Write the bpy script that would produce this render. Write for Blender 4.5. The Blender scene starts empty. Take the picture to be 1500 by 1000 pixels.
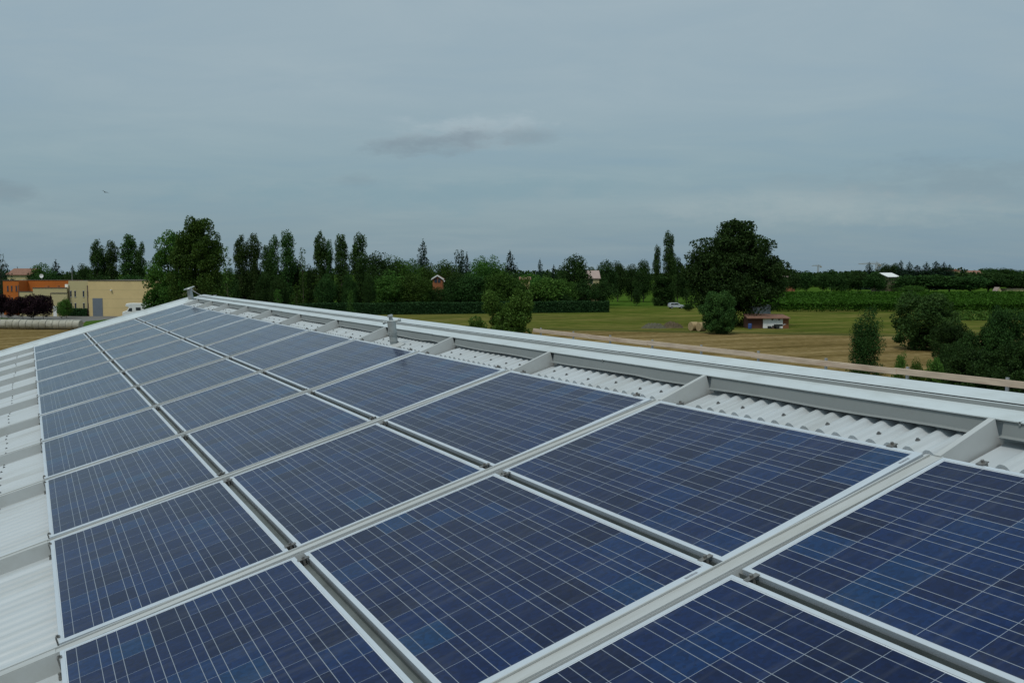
import bpy, math, random
import numpy as np
from mathutils import Vector, Matrix
R_ = math.radians
scene = bpy.context.scene
# ------------------------------------------------------------------ camera
F = 1395.0; HY = 399.9; H = 9.0
PITCH = math.atan((500 - HY) / F); YAW = R_(26.92)
cam_d = bpy.data.cameras.new('camera'); cam = bpy.data.objects.new('camera', cam_d)
scene.collection.objects.link(cam); scene.camera = cam
cam.location = (0, 0, H); cam.rotation_euler = (math.pi/2 - PITCH, 0, -YAW)
cam_d.sensor_width = 36; cam_d.lens = F / 1500 * 36; cam_d.clip_start = 0.05; cam_d.clip_end = 20000
# ------------------------------------------------------------------ world
SUN_EL, SUN_AZ = R_(58), R_(-125)       # azimuth measured from +Y towards +X
w = bpy.data.worlds.new('World'); scene.world = w; w.use_nodes = True
nt = w.node_tree; N = nt.nodes; L = nt.links
for n in list(N): N.remove(n)
def nd(nt, t, **kw):
    n = nt.nodes.new(t)
    for k, v in kw.items():
        if k in ('operation', 'blend_type', 'data_type', 'sky_type', 'sun_disc', 'noise_dimensions', 'feature', 'distance', 'interpolation_type', 'clamp', 'use_clamp', 'sun_elevation', 'sun_rotation', 'attribute_name', 'musgrave_type', 'location', 'vector_type', 'voronoi_dimensions', 'noise_type', 'normalize'):
            setattr(n, k, v)
    return n
def math_n(nt, op, a, b=None, c=None, clamp=False):
    n = nt.nodes.new('ShaderNodeMath'); n.operation = op; n.use_clamp = clamp
    for i, v in enumerate((a, b, c)):
        if v is None: continue
        if isinstance(v, (int, float)): n.inputs[i].default_value = v
        else: nt.links.new(v, n.inputs[i])
    return n.outputs[0]
def ramp(nt, fac, stops):
    n = nt.nodes.new('ShaderNodeValToRGB'); nt.links.new(fac, n.inputs[0])
    cr = n.color_ramp
    while len(cr.elements) < len(stops): cr.elements.new(0.5)
    for e, (p, c) in zip(cr.elements, stops):
        e.position = p
        e.color = (c, c, c, 1) if isinstance(c, (int, float)) else (*c, 1)
    return n.outputs[0]
def mixc(nt, fac, a, b, mode='MIX'):
    n = nt.nodes.new('ShaderNodeMix'); n.data_type = 'RGBA'; n.blend_type = mode
    if isinstance(fac, (int, float)): n.inputs[0].default_value = fac
    else: nt.links.new(fac, n.inputs[0])
    for i, v in ((6, a), (7, b)):
        if isinstance(v, tuple): n.inputs[i].default_value = (*v, 1)
        else: nt.links.new(v, n.inputs[i])
    return n.outputs[2]
def noise(nt, vec, scale, detail=4, rough=0.5, dist=0.0):
    n = nt.nodes.new('ShaderNodeTexNoise'); n.inputs['Scale'].default_value = scale
    n.inputs['Detail'].default_value = detail; n.inputs['Roughness'].default_value = rough
    n.inputs['Distortion'].default_value = dist
    if vec is not None: nt.links.new(vec, n.inputs['Vector'])
    return n.outputs[0]
sky = N.new('ShaderNodeTexSky'); sky.sky_type = 'NISHITA'; sky.sun_disc = False
sky.sun_elevation = SUN_EL; sky.sun_rotation = SUN_AZ; sky.air_density = 1.2; sky.dust_density = 2.0
tc = N.new('ShaderNodeTexCoord'); sep = N.new('ShaderNodeSeparateXYZ'); L.new(tc.outputs['Generated'], sep.inputs[0])
# rotate to camera-yaw independent compass frame kept simple: u = across view, v = along view
cy, sy = math.cos(YAW), math.sin(YAW)
X, Y, Z = sep.outputs
zc = math_n(nt, 'MAXIMUM', Z, 0.0)
den = math_n(nt, 'ADD', zc, 0.12)
px = math_n(nt, 'DIVIDE', X, den); py = math_n(nt, 'DIVIDE', Y, den)
u = math_n(nt, 'ADD', math_n(nt, 'MULTIPLY', px, cy), math_n(nt, 'MULTIPLY', py, -sy))
v = math_n(nt, 'ADD', math_n(nt, 'MULTIPLY', px, sy), math_n(nt, 'MULTIPLY', py, cy))
cb = N.new('ShaderNodeCombineXYZ')
L.new(math_n(nt, 'MULTIPLY', u, 0.45), cb.inputs[0]); L.new(v, cb.inputs[1])
n1 = noise(nt, cb.outputs[0], 0.55, 6, 0.55, 0.4)
cb2 = N.new('ShaderNodeCombineXYZ'); L.new(math_n(nt, 'MULTIPLY', u, 0.9), cb2.inputs[0]); L.new(math_n(nt, 'MULTIPLY', v, 1.3), cb2.inputs[1]); cb2.inputs[2].default_value = 3.7
n2 = noise(nt, cb2.outputs[0], 1.5, 6, 0.58, 0.6)
nn = math_n(nt, 'ADD', math_n(nt, 'MULTIPLY', n1, 0.66), math_n(nt, 'MULTIPLY', n2, 0.34))
cloudcol = ramp(nt, nn, [(0.34, (0.240, 0.335, 0.410)), (0.50, (0.276, 0.360, 0.412)), (0.68, (0.325, 0.400, 0.438))])
# elevation gradient: darker, bluer near the horizon, paler overhead
elev = ramp(nt, zc, [(0.0, (0.70, 0.76, 0.80)), (0.045, (0.78, 0.84, 0.84)), (0.10, (0.84, 0.92, 0.92)), (0.18, (1.0, 1.02, 1.02)), (0.28, (1.06, 1.06, 1.06)), (0.75, (1.55, 1.50, 1.42))])
cloudcol = mixc(nt, 1.0, cloudcol, elev, 'MULTIPLY')
# single clouds standing out of the veil, placed by compass direction (pixel -> direction)
def pdir(x, y):
    dx, dy = (x - 750) / F, (500 - y) / F
    f = Vector((math.sin(YAW)*math.cos(PITCH), math.cos(YAW)*math.cos(PITCH), -math.sin(PITCH)))
    r = Vector((math.cos(YAW), -math.sin(YAW), 0)); upv = r.cross(f)
    return (f + r*dx + upv*dy)
nzv = N.new('ShaderNodeTexNoise'); nzv.inputs['Scale'].default_value = 19; nzv.inputs['Detail'].default_value = 7; nzv.inputs['Roughness'].default_value = 0.62
mp = N.new('ShaderNodeMapping'); mp.inputs['Scale'].default_value = (1, 1, 2.6); L.new(tc.outputs['Generated'], mp.inputs[0]); L.new(mp.outputs[0], nzv.inputs['Vector'])
def puff(cx, cyy, wx, wy, col, stren, cur, soft=0.8, tilt=0.0):
    d = pdir(cx, cyy).normalized()
    right = Vector((d.y, -d.x, 0)).normalized(); upv = right.cross(d)
    right, upv = right*math.cos(tilt) + upv*math.sin(tilt), upv*math.cos(tilt) - right*math.sin(tilt)
    def dot(vv, s):
        n = N.new('ShaderNodeVectorMath'); n.operation = 'DOT_PRODUCT'; L.new(tc.outputs['Generated'], n.inputs[0]); n.inputs[1].default_value = vv
        return math_n(nt, 'DIVIDE', n.outputs['Value'], s)
    a = dot(right, wx / F); b = dot(upv, wy / F); c = dot(d, 1.0)
    rr = math_n(nt, 'SQRT', math_n(nt, 'ADD', math_n(nt, 'MULTIPLY', a, a), math_n(nt, 'MULTIPLY', b, b)))
    rr = math_n(nt, 'ADD', rr, math_n(nt, 'MULTIPLY', math_n(nt, 'SUBTRACT', nzv.outputs[0], 0.5), 2.6))
    m = N.new('ShaderNodeMapRange'); m.interpolation_type = 'SMOOTHSTEP'; L.new(rr, m.inputs[0])
    m.inputs[1].default_value = 1.0; m.inputs[2].default_value = 1.0 - soft; m.inputs[3].default_value = 0; m.inputs[4].default_value = stren
    front = math_n(nt, 'GREATER_THAN', c, 0.0)
    return mixc(nt, math_n(nt, 'MULTIPLY', m.outputs[0], front), cur, col)
cloudcol = puff(690, 190, 135, 28, (0.38, 0.455, 0.495), 0.6, cloudcol, 1.0, 0.03)
cloudcol = puff(625, 212, 110, 24, (0.185, 0.245, 0.290), 0.75, cloudcol, 1.0, 0.14)
cloudcol = puff(700, 198, 70, 18, (0.195, 0.255, 0.300), 0.55, cloudcol, 1.0, 0.0)
cloudcol = puff(770, 200, 60, 16, (0.19, 0.25, 0.29), 0.5, cloudcol, 0.9)
cloudcol = puff(520, 265, 55, 14, (0.19, 0.26, 0.305), 0.4, cloudcol, 1.0)
cloudcol = puff(15, 280, 60, 16, (0.17, 0.23, 0.275), 0.45, cloudcol, 0.9, -0.05)
cloudcol = puff(1400, 270, 260, 40, (0.185, 0.26, 0.31), 0.5, cloudcol, 1.0, -0.02)
cloudcol = puff(1180, 300, 330, 34, (0.36, 0.42, 0.43), 0.35, cloudcol, 1.0, -0.03)
cloudcol = puff(640, 285, 520, 30, (0.195, 0.305, 0.36), 0.6, cloudcol, 1.0, 0.02)
b1 = N.new('ShaderNodeBackground'); b1.inputs[1].default_value = 0.06; L.new(sky.outputs[0], b1.inputs[0])
b2 = N.new('ShaderNodeBackground'); b2.inputs[1].default_value = 1.06; L.new(cloudcol, b2.inputs[0])
ms = N.new('ShaderNodeMixShader'); ms.inputs[0].default_value = 0.92; L.new(b1.outputs[0], ms.inputs[1]); L.new(b2.outputs[0], ms.inputs[2])
wo = N.new('ShaderNodeOutputWorld'); L.new(ms.outputs[0], wo.inputs[0])
# ------------------------------------------------------------------ sun
sd = bpy.data.lights.new('sun', 'SUN'); sd.energy = 1.6; sd.angle = R_(14); sd.color = (1.0, 0.97, 0.9)
so = bpy.data.objects.new('sun', sd); scene.collection.objects.link(so)
sdir = Vector((math.sin(SUN_AZ)*math.cos(SUN_EL), math.cos(SUN_AZ)*math.cos(SUN_EL), math.sin(SUN_EL)))
so.rotation_euler = sdir.to_track_quat('Z', 'Y').to_euler(); so.location = (0, 0, 60)
scene.view_settings.view_transform = 'Standard'; scene.view_settings.look = 'None'
scene.view_settings.exposure = 0.12; scene.view_settings.gamma = 1.0

# ================================================================== helpers
COL = scene.collection
rnd = random.Random(7)
def tag(o, label=None, cat=None, group=None, kind=None):
    if label: o['label'] = label
    if cat: o['category'] = cat
    if group: o['group'] = group
    if kind: o['kind'] = kind
    return o
def empty(name, loc=(0, 0, 0), rz=0.0, label=None, cat=None, group=None):
    o = bpy.data.objects.new(name, None); o.empty_display_size = 0.2; COL.objects.link(o)
    o.location = loc; o.rotation_euler = (0, 0, rz); return tag(o, label, cat, group)
class MB:
    def __init__(s): s.v = []; s.f = []; s.uv = []
    def quad(s, a, b, c, d, uv=None):
        n = len(s.v); s.v += [tuple(a), tuple(b), tuple(c), tuple(d)]; s.f.append((n, n+1, n+2, n+3)); s.uv.append(uv)
    def poly(s, pts):
        n = len(s.v); s.v += [tuple(p) for p in pts]; s.f.append(tuple(range(n, n+len(pts)))); s.uv.append(None)
    def box(s, x0, x1, y0, y1, z0, z1, T=None):
        P = [(x0,y0,z0),(x1,y0,z0),(x1,y1,z0),(x0,y1,z0),(x0,y0,z1),(x1,y0,z1),(x1,y1,z1),(x0,y1,z1)]
        if T: P = [T(p) for p in P]
        n = len(s.v); s.v += [tuple(p) for p in P]
        for f in ((0,3,2,1),(4,5,6,7),(0,1,5,4),(1,2,6,5),(2,3,7,6),(3,0,4,7)):
            s.f.append(tuple(n+i for i in f)); s.uv.append(None)
    def tube(s, a, b, r0, r1=None, seg=10, caps=True):
        r1 = r0 if r1 is None else r1
        a = Vector(a); b = Vector(b); d = (b-a).normalized()
        x = d.orthogonal().normalized(); y = d.cross(x); n = len(s.v)
        for i in range(seg):
            t = 2*math.pi*i/seg; s.v.append(tuple(a + (x*math.cos(t)+y*math.sin(t))*r0))
        for i in range(seg):
            t = 2*math.pi*i/seg; s.v.append(tuple(b + (x*math.cos(t)+y*math.sin(t))*r1))
        for i in range(seg):
            j = (i+1) % seg; s.f.append((n+i, n+j, n+seg+j, n+seg+i)); s.uv.append(None)
        if caps:
            s.f.append(tuple(n+seg-1-i for i in range(seg))); s.uv.append(None)
            s.f.append(tuple(n+seg+i for i in range(seg))); s.uv.append(None)
    def extrude(s, prof, y0, y1, T=None):       # closed profile (x,z) swept along y
        n = len(s.v); k = len(prof)
        for y in (y0, y1):
            for (x, z) in prof:
                p = (x, y, z); s.v.append(tuple(T(p)) if T else p)
        for i in range(k):
            j = (i+1) % k; s.f.append((n+i, n+j, n+k+j, n+k+i)); s.uv.append(None)
        s.f.append(tuple(n+i for i in reversed(range(k)))); s.uv.append(None)
        s.f.append(tuple(n+k+i for i in range(k))); s.uv.append(None)
    def build(s, name, mat, parent=None, smooth=False, bevel=0.0):
        me = bpy.data.meshes.new(name); me.from_pydata(s.v, [], s.f)
        if any(u is not None for u in s.uv):
            ul = me.uv_layers.new(name='UVMap')
            for p, u in zip(me.polygons, s.uv):
                if u is not None:
                    for li, c in zip(p.loop_indices, u): ul.data[li].uv = c
        me.materials.append(mat)
        if smooth:
            for p in me.polygons: p.use_smooth = True
        me.update()
        o = bpy.data.objects.new(name, me); COL.objects.link(o)
        if parent is not None: o.parent = parent
        if bevel > 0:
            b = o.modifiers.new('bevel', 'BEVEL'); b.width = bevel; b.segments = 2; b.limit_method = 'ANGLE'
        return o
def copy_tree(o, parent=None):
    c = o.copy(); COL.objects.link(c); c.parent = parent
    for ch in list(o.children): copy_tree(ch, c)
    return c
def setlabel(o, **kw):
    for k, v in kw.items(): o[k] = v

# ================================================================== materials
def new_mat(name):
    m = bpy.data.materials.new(name); m.use_nodes = True
    return m, m.node_tree, m.node_tree.nodes['Principled BSDF']
def objco(nt):
    t = nt.nodes.new('ShaderNodeTexCoord'); return t.outputs['Object']
def geopos(nt):
    g = nt.nodes.new('ShaderNodeNewGeometry'); return g.outputs['Position']
def simple(name, col, rough=0.6, metal=0.0, var=0.12, scale=3.0, spec=0.5, dirt=None, dscale=1.2, bump=0.0, stretch=None):
    m, nt, b = new_mat(name)
    co = geopos(nt)
    if stretch:
        mp = nt.nodes.new('ShaderNodeMapping'); mp.inputs['Scale'].default_value = stretch; nt.links.new(co, mp.inputs[0]); co = mp.outputs[0]
    n = noise(nt, co, scale, 6, 0.6)
    lo = tuple(c*(1-var) for c in col); hi = tuple(min(1, c*(1+var)) for c in col)
    c = ramp(nt, n, [(0.3, lo), (0.7, hi)])
    if dirt:
        n2 = noise(nt, co, dscale, 8, 0.7)
        c = mixc(nt, ramp(nt, n2, [(0.48, 0.0), (0.72, dirt[3] if len(dirt) > 3 else 0.5)]), c, tuple(dirt[:3]))
    nt.links.new(c, b.inputs['Base Color'])
    b.inputs['Roughness'].default_value = rough; b.inputs['Metallic'].default_value = metal
    b.inputs['Specular IOR Level'].default_value = spec
    if bump:
        bn = nt.nodes.new('ShaderNodeBump'); bn.inputs['Strength'].default_value = bump; bn.inputs['Distance'].default_value = 0.01
        nt.links.new(noise(nt, co, scale*4, 5, 0.6), bn.inputs['Height']); nt.links.new(bn.outputs[0], b.inputs['Normal'])
    return m
M = {}
M['sheet'] = simple('painted_sheet', (0.43, 0.465, 0.485), 0.34, 0.0, 0.05, 2.5, 0.5, (0.27, 0.27, 0.24, 0.55), 2.2, stretch=(0.35, 2.6, 0.35))
M['rib'] = simple('painted_rib', (0.41, 0.43, 0.43), 0.45, 0.0, 0.06, 4.0, 0.5, (0.30, 0.30, 0.265, 0.6), 3.5, stretch=(0.4, 3, 0.4))
M['cap'] = simple('cap_metal', (0.50, 0.55, 0.565), 0.38, 0.0, 0.06, 1.5, 0.5, (0.34, 0.36, 0.34, 0.6), 3.2, stretch=(1.5, .8, 1.5))
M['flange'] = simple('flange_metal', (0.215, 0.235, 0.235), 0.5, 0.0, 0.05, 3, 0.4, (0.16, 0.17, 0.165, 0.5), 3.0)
M['alu'] = simple('anodised_aluminium', (0.55, 0.60, 0.65), 0.42, 0.35, 0.04, 6, 0.5, (0.42, 0.43, 0.40, 0.25), 5.0)
M['clamp'] = simple('clamp_steel', (0.22, 0.215, 0.205), 0.45, 0.6, 0.4, 60, 0.5, (0.10, 0.07, 0.055, 0.6), 30)
M['sticker'] = simple('grey_sticker', (0.22, 0.24, 0.27), 0.6, 0, 0.5, 160)
M['screw'] = simple('screw_steel', (0.16, 0.16, 0.16), 0.45, 0.5, 0.3, 80)
M['zinc'] = simple('zinc_pipe', (0.34, 0.37, 0.37), 0.42, 0.3, 0.15, 14, 0.5, (0.19, 0.20, 0.20, 0.6), 9)
M['wood'] = simple('guard_board', (0.46, 0.365, 0.275), 0.85, 0, 0.22, 5, 0.2, (0.30, 0.19, 0.13, 0.75), 2.6, stretch=(1, 0.35, 3))
M['galv'] = simple('galvanised_post', (0.36, 0.37, 0.38), 0.5, 0.5, 0.15, 10)
M['concrete'] = simple('concrete_wall', (0.32, 0.31, 0.28), 0.9, 0, 0.12, 1.5, 0.2, (0.2, 0.19, 0.17, 0.5), 0.6)
M['rail'] = simple('row_gap_shade', (0.12, 0.135, 0.13), 0.6, 0.2, 0.2, 6)  # dark tone for the strips that deepen shade between panel rows
M['dark'] = simple('dark_gap', (0.03, 0.035, 0.035), 0.9, 0, 0.2, 4, 0.1)
M['bale'] = simple('bale_wrap', (0.33, 0.32, 0.265), 0.6, 0, 0.22, 1.2, 0.4, (0.20, 0.18, 0.11, 0.75), 0.7, bump=0.3)
M['straw'] = simple('straw_bale', (0.36, 0.27, 0.15), 0.95, 0, 0.3, 6, 0.1, (0.22, 0.16, 0.09, 0.6), 3)
M['yellow'] = simple('yellow_render', (0.58, 0.45, 0.23), 0.9, 0, 0.05, 0.35, 0.1, (0.40, 0.32, 0.18, 0.4), 0.25)
M['cream'] = simple('cream_render', (0.46, 0.40, 0.22), 0.9, 0, 0.06, 0.3, 0.1, (0.3, 0.27, 0.17, 0.4), 0.3)
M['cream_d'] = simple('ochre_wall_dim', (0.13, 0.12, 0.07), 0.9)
M['orange'] = simple('orange_render', (0.42, 0.125, 0.028), 0.9, 0, 0.08, 0.4, 0.1, (0.30, 0.09, 0.03, 0.5), 0.3)
M['greydoor'] = simple('roller_door', (0.14, 0.165, 0.195), 0.6, 0, 0.06, 1)
M['window'] = simple('window_glass', (0.035, 0.045, 0.065), 0.15, 0, 0.2, 2)
M['frame_w'] = simple('window_frame', (0.5, 0.5, 0.48), 0.6)
M['pipe_d'] = simple('drain_pipe', (0.10, 0.07, 0.06), 0.6)
M['tile'] = simple('roof_tile', (0.22, 0.12, 0.085), 0.9, 0, 0.2, 1.5, 0.2)
M['tile_pink'] = simple('pale_roof', (0.33, 0.25, 0.22), 0.9, 0, 0.1, 1)
M['coping'] = simple('coping', (0.10, 0.085, 0.07), 0.7)
M['brick'] = simple('brick_red', (0.29, 0.115, 0.055), 0.9, 0, 0.18, 2.0, 0.1)
M['white'] = simple('white_paint', (0.72, 0.73, 0.72), 0.5, 0, 0.05, 1.5, 0.4, (0.5, 0.49, 0.45, 0.4), 0.8)
M['carwhite'] = simple('car_paint', (0.50, 0.53, 0.58), 0.2, 0.2, 0.03, 1)
M['tyre'] = simple('tyre_rubber', (0.02, 0.02, 0.02), 0.8)
M['glass'] = simple('car_glass', (0.03, 0.04, 0.05), 0.08)
M['shedmetal'] = simple('shed_metal', (0.22, 0.25, 0.26), 0.5, 0.1, 0.06, 1)
M['shedbrown'] = simple('shed_brown', (0.085, 0.032, 0.020), 0.85, 0, 0.25, 1.2)
M['shedorange'] = simple('shed_orange', (0.20, 0.075, 0.030), 0.85, 0, 0.2, 1.2)
M['bark'] = simple('bark', (0.10, 0.085, 0.065), 0.95, 0, 0.3, 3, 0.1)
M['gravel'] = simple('gravel_heap', (0.095, 0.09, 0.065), 0.95, 0, 0.3, 4, 0.1)
M['earth'] = simple('earth_heap', (0.095, 0.075, 0.048), 0.95, 0, 0.3, 3, 0.1)
M['asphalt'] = simple('asphalt', (0.14, 0.137, 0.13), 0.9, 0, 0.15, 0.3, 0.2)
M['blue'] = simple('blue_plastic', (0.03, 0.07, 0.22), 0.5)
M['crane'] = simple('crane_steel', (0.25, 0.24, 0.2), 0.6)
def foliage(name, cols, trans=0.25, nscale=0.5):
    m, nt, b = new_mat(name)
    nt.nodes.remove(b)
    co = geopos(nt)
    n = noise(nt, co, nscale, 3, 0.6)
    oi = nt.nodes.new('ShaderNodeObjectInfo')
    g = nt.nodes.new('ShaderNodeNewGeometry')
    f = math_n(nt, 'ADD', math_n(nt, 'MULTIPLY', n, 0.6), math_n(nt, 'MULTIPLY', g.outputs['Random Per Island'], 0.4))
    c = ramp(nt, f, [(0.25, cols[0]), (0.5, cols[1]), (0.8, cols[2])])
    hs = nt.nodes.new('ShaderNodeHueSaturation')
    nt.links.new(math_n(nt, 'ADD', math_n(nt, 'MULTIPLY', oi.outputs['Random'], 0.03), 0.485), hs.inputs['Hue'])
    nt.links.new(math_n(nt, 'ADD', math_n(nt, 'MULTIPLY', oi.outputs['Random'], 0.6), 0.75), hs.inputs['Value'])
    nt.links.new(c, hs.inputs['Color'])
    d = nt.nodes.new('ShaderNodeBsdfDiffuse'); t = nt.nodes.new('ShaderNodeBsdfTranslucent')
    nt.links.new(hs.outputs[0], d.inputs[0]); nt.links.new(hs.outputs[0], t.inputs[0])
    gl = nt.nodes.new('ShaderNodeBsdfGlossy'); gl.inputs['Roughness'].default_value = 0.5; gl.inputs[0].default_value = (0.8, 0.85, 0.8, 1)
    mx = nt.nodes.new('ShaderNodeMixShader'); mx.inputs[0].default_value = trans
    nt.links.new(d.outputs[0], mx.inputs[1]); nt.links.new(t.outputs[0], mx.inputs[2])
    mx2 = nt.nodes.new('ShaderNodeMixShader'); mx2.inputs[0].default_value = 0.006
    nt.links.new(mx.outputs[0], mx2.inputs[1]); nt.links.new(gl.outputs[0], mx2.inputs[2])
    nt.links.new(mx2.outputs[0], nt.nodes['Material Output'].inputs[0])
    return m
M['leaf_dark'] = foliage('leaf_dark', [(0.013, 0.033, 0.010), (0.024, 0.056, 0.014), (0.048, 0.100, 0.023)], 0.2)
M['leaf_poplar'] = foliage('leaf_poplar', [(0.021, 0.048, 0.014), (0.036, 0.076, 0.019), (0.068, 0.122, 0.029)], 0.22)
M['leaf_mid'] = foliage('leaf_mid', [(0.024, 0.064, 0.013), (0.046, 0.106, 0.019), (0.088, 0.175, 0.030)], 0.28)
M['leaf_bright'] = foliage('leaf_bright', [(0.030, 0.070, 0.012), (0.060, 0.130, 0.022), (0.120, 0.210, 0.040)], 0.32, 0.8)
M['leaf_conifer'] = foliage('leaf_conifer', [(0.012, 0.028, 0.018), (0.020, 0.042, 0.026), (0.032, 0.060, 0.035)], 0.1)
M['leaf_plum'] = foliage('leaf_plum', [(0.012, 0.007, 0.011), (0.018, 0.009, 0.013), (0.030, 0.013, 0.016)], 0.15)
M['leaf_near'] = foliage('leaf_near', [(0.035, 0.085, 0.014), (0.070, 0.150, 0.026), (0.150, 0.270, 0.055)], 0.35, 1.2)
M['leaf_vine'] = foliage('leaf_vine', [(0.018, 0.066, 0.007), (0.034, 0.108, 0.010), (0.056, 0.160, 0.017)], 0.25, 0.06)
M['hedge'] = foliage('leaf_hedge', [(0.014, 0.036, 0.013), (0.022, 0.052, 0.018), (0.034, 0.075, 0.024)], 0.15, 0.3)

# panel laminate: cells, busbars, reflecting glass (UV in metres, x = up the slope, y = along the ridge)
PW, PL = 1.022, 1.733
def laminate():
    m, nt, b = new_mat('cell_laminate')
    uvn = nt.nodes.new('ShaderNodeUVMap'); uvn.uv_map = 'UVMap'
    sp = nt.nodes.new('ShaderNodeSeparateXYZ'); nt.links.new(uvn.outputs[0], sp.inputs[0])
    U, V = sp.outputs[0], sp.outputs[1]
    mu, v0, v1 = 0.003, 0.004, 0.003      # white margins (v0 = end nearer the camera)
    cu = (PW - 0.038 - 2*mu) / 6; cv = (PL - 0.053 - v0 - v1) / 10
    a = math_n(nt, 'DIVIDE', math_n(nt, 'SUBTRACT', U, 0.019 + mu), cu)
    c = math_n(nt, 'DIVIDE', math_n(nt, 'SUBTRACT', V, 0.036 + v0), cv)
    fa = math_n(nt, 'FRACT', a); fc = math_n(nt, 'FRACT', c)
    def line(f, pos, half):
        return math_n(nt, 'LESS_THAN', math_n(nt, 'ABSOLUTE', math_n(nt, 'SUBTRACT', f, pos)), half)
    def edge(f, half):
        return math_n(nt, 'GREATER_THAN', math_n(nt, 'ABSOLUTE', math_n(nt, 'SUBTRACT', f, 0.5)), 0.5 - half)
    bus = math_n(nt, 'MAXIMUM', line(fa, 0.25, 0.0075), line(fa, 0.75, 0.0075))
    ga = edge(fa, 0.0085); gc = edge(fc, 0.0055)
    oa = math_n(nt, 'MAXIMUM', math_n(nt, 'LESS_THAN', a, 0.0), math_n(nt, 'GREATER_THAN', a, 6.0))
    oc = math_n(nt, 'MAXIMUM', math_n(nt, 'LESS_THAN', c, 0.0), math_n(nt, 'GREATER_THAN', c, 10.0))
    out = math_n(nt, 'MAXIMUM', oa, oc)
    oi = nt.nodes.new('ShaderNodeObjectInfo')
    cell = nt.nodes.new('ShaderNodeCombineXYZ')
    nt.links.new(math_n(nt, 'FLOOR', a), cell.inputs[0]); nt.links.new(math_n(nt, 'FLOOR', c), cell.inputs[1])
    nt.links.new(math_n(nt, 'MULTIPLY', oi.outputs['Random'], 91.7), cell.inputs[2])
    wn = nt.nodes.new('ShaderNodeTexWhiteNoise'); wn.noise_dimensions = '3D'; nt.links.new(cell.outputs[0], wn.inputs['Vector'])
    base = ramp(nt, wn.outputs['Value'], [(0.0, (0.0024, 0.0080, 0.036)), (0.35, (0.0022, 0.0105, 0.050)), (0.75, (0.0020, 0.0135, 0.064)), (0.93, (0.0018, 0.020, 0.080)), (1.0, (0.0015, 0.028, 0.088))])
    # crystal grain inside a cell
    vo = nt.nodes.new('ShaderNodeTexVoronoi'); vo.inputs['Scale'].default_value = 70
    add = nt.nodes.new('ShaderNodeVectorMath'); add.operation = 'ADD'; nt.links.new(uvn.outputs[0], add.inputs[0]); nt.links.new(wn.outputs['Color'], add.inputs[1])
    nt.links.new(add.outputs[0], vo.inputs['Vector'])
    spc = nt.nodes.new('ShaderNodeSeparateXYZ'); nt.links.new(vo.outputs['Color'], spc.inputs[0])
    base = mixc(nt, 1.0, base, ramp(nt, spc.outputs[0], [(0, 0.78), (1, 1.22)]), 'MULTIPLY')
    col = mixc(nt, gc, base, (0.22, 0.26, 0.32))
    col = mixc(nt, math_n(nt, 'MAXIMUM', bus, ga), col, (0.22, 0.25, 0.29))
    col = mixc(nt, out, col, (0.60, 0.64, 0.68))
    # dust and dried rain marks
    dn = noise(nt, geopos(nt), 2.2, 8, 0.65); dn2 = noise(nt, geopos(nt), 45, 3, 0.7)
    dust = math_n(nt, 'MULTIPLY', ramp(nt, dn, [(0.35, 0.001), (0.75, 0.018)]), 1.0)
    spot = ramp(nt, dn2, [(0.74, 0.0), (0.80, 0.35)])
    mps = nt.nodes.new('ShaderNodeMapping'); mps.inputs['Scale'].default_value = (1.2, 22, 1); nt.links.new(uvn.outputs[0], mps.inputs[0])
    avn = nt.nodes.new('ShaderNodeVectorMath'); avn.operation = 'ADD'; nt.links.new(mps.outputs[0], avn.inputs[0]); nt.links.new(geopos(nt), avn.inputs[1])
    streak = ramp(nt, noise(nt, avn.outputs[0], 1.0, 4, 0.6), [(0.50, 0.0), (0.74, 0.05)])
    dust = math_n(nt, 'ADD', dust, streak)
    rowe = math_n(nt, 'MULTIPLY', math_n(nt, 'SUBTRACT', 0.10, U, clamp=True), 0.55)
    dust = math_n(nt, 'ADD', dust, math_n(nt, 'MULTIPLY', rowe, dn))
    vd = nt.nodes.new('ShaderNodeTexVoronoi'); vd.inputs['Scale'].default_value = 2.1; nt.links.new(geopos(nt), vd.inputs['Vector'])
    vs = nt.nodes.new('ShaderNodeSeparateXYZ'); nt.links.new(vd.outputs['Color'], vs.inputs[0])
    drop = math_n(nt, 'MULTIPLY', math_n(nt, 'LESS_THAN', vd.outputs['Distance'], math_n(nt, 'MULTIPLY', vs.outputs[1], 0.030)), math_n(nt, 'GREATER_THAN', vs.outputs[0], 0.55))
    spot = math_n(nt, 'ADD', spot, math_n(nt, 'MULTIPLY', drop, 0.75))
    col = mixc(nt, math_n(nt, 'ADD', dust, spot, clamp=True), col, (0.34, 0.35, 0.33))
    nt.links.new(col, b.inputs['Base Color'])
    b.inputs['Roughness'].default_value = 0.13; b.inputs['IOR'].default_value = 1.22; b.inputs['Specular IOR Level'].default_value = 0.5
    bn = nt.nodes.new('ShaderNodeBump'); bn.inputs['Strength'].default_value = 0.02; bn.inputs['Distance'].default_value = 0.003
    nt.links.new(noise(nt, geopos(nt), 6, 2, 0.5), bn.inputs['Height']); nt.links.new(bn.outputs[0], b.inputs['Normal'])
    nt.links.new(ramp(nt, dn, [(0.3, 0.09), (0.7, 0.2)]), b.inputs['Roughness'])
    return m
M['laminate'] = laminate()

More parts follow.
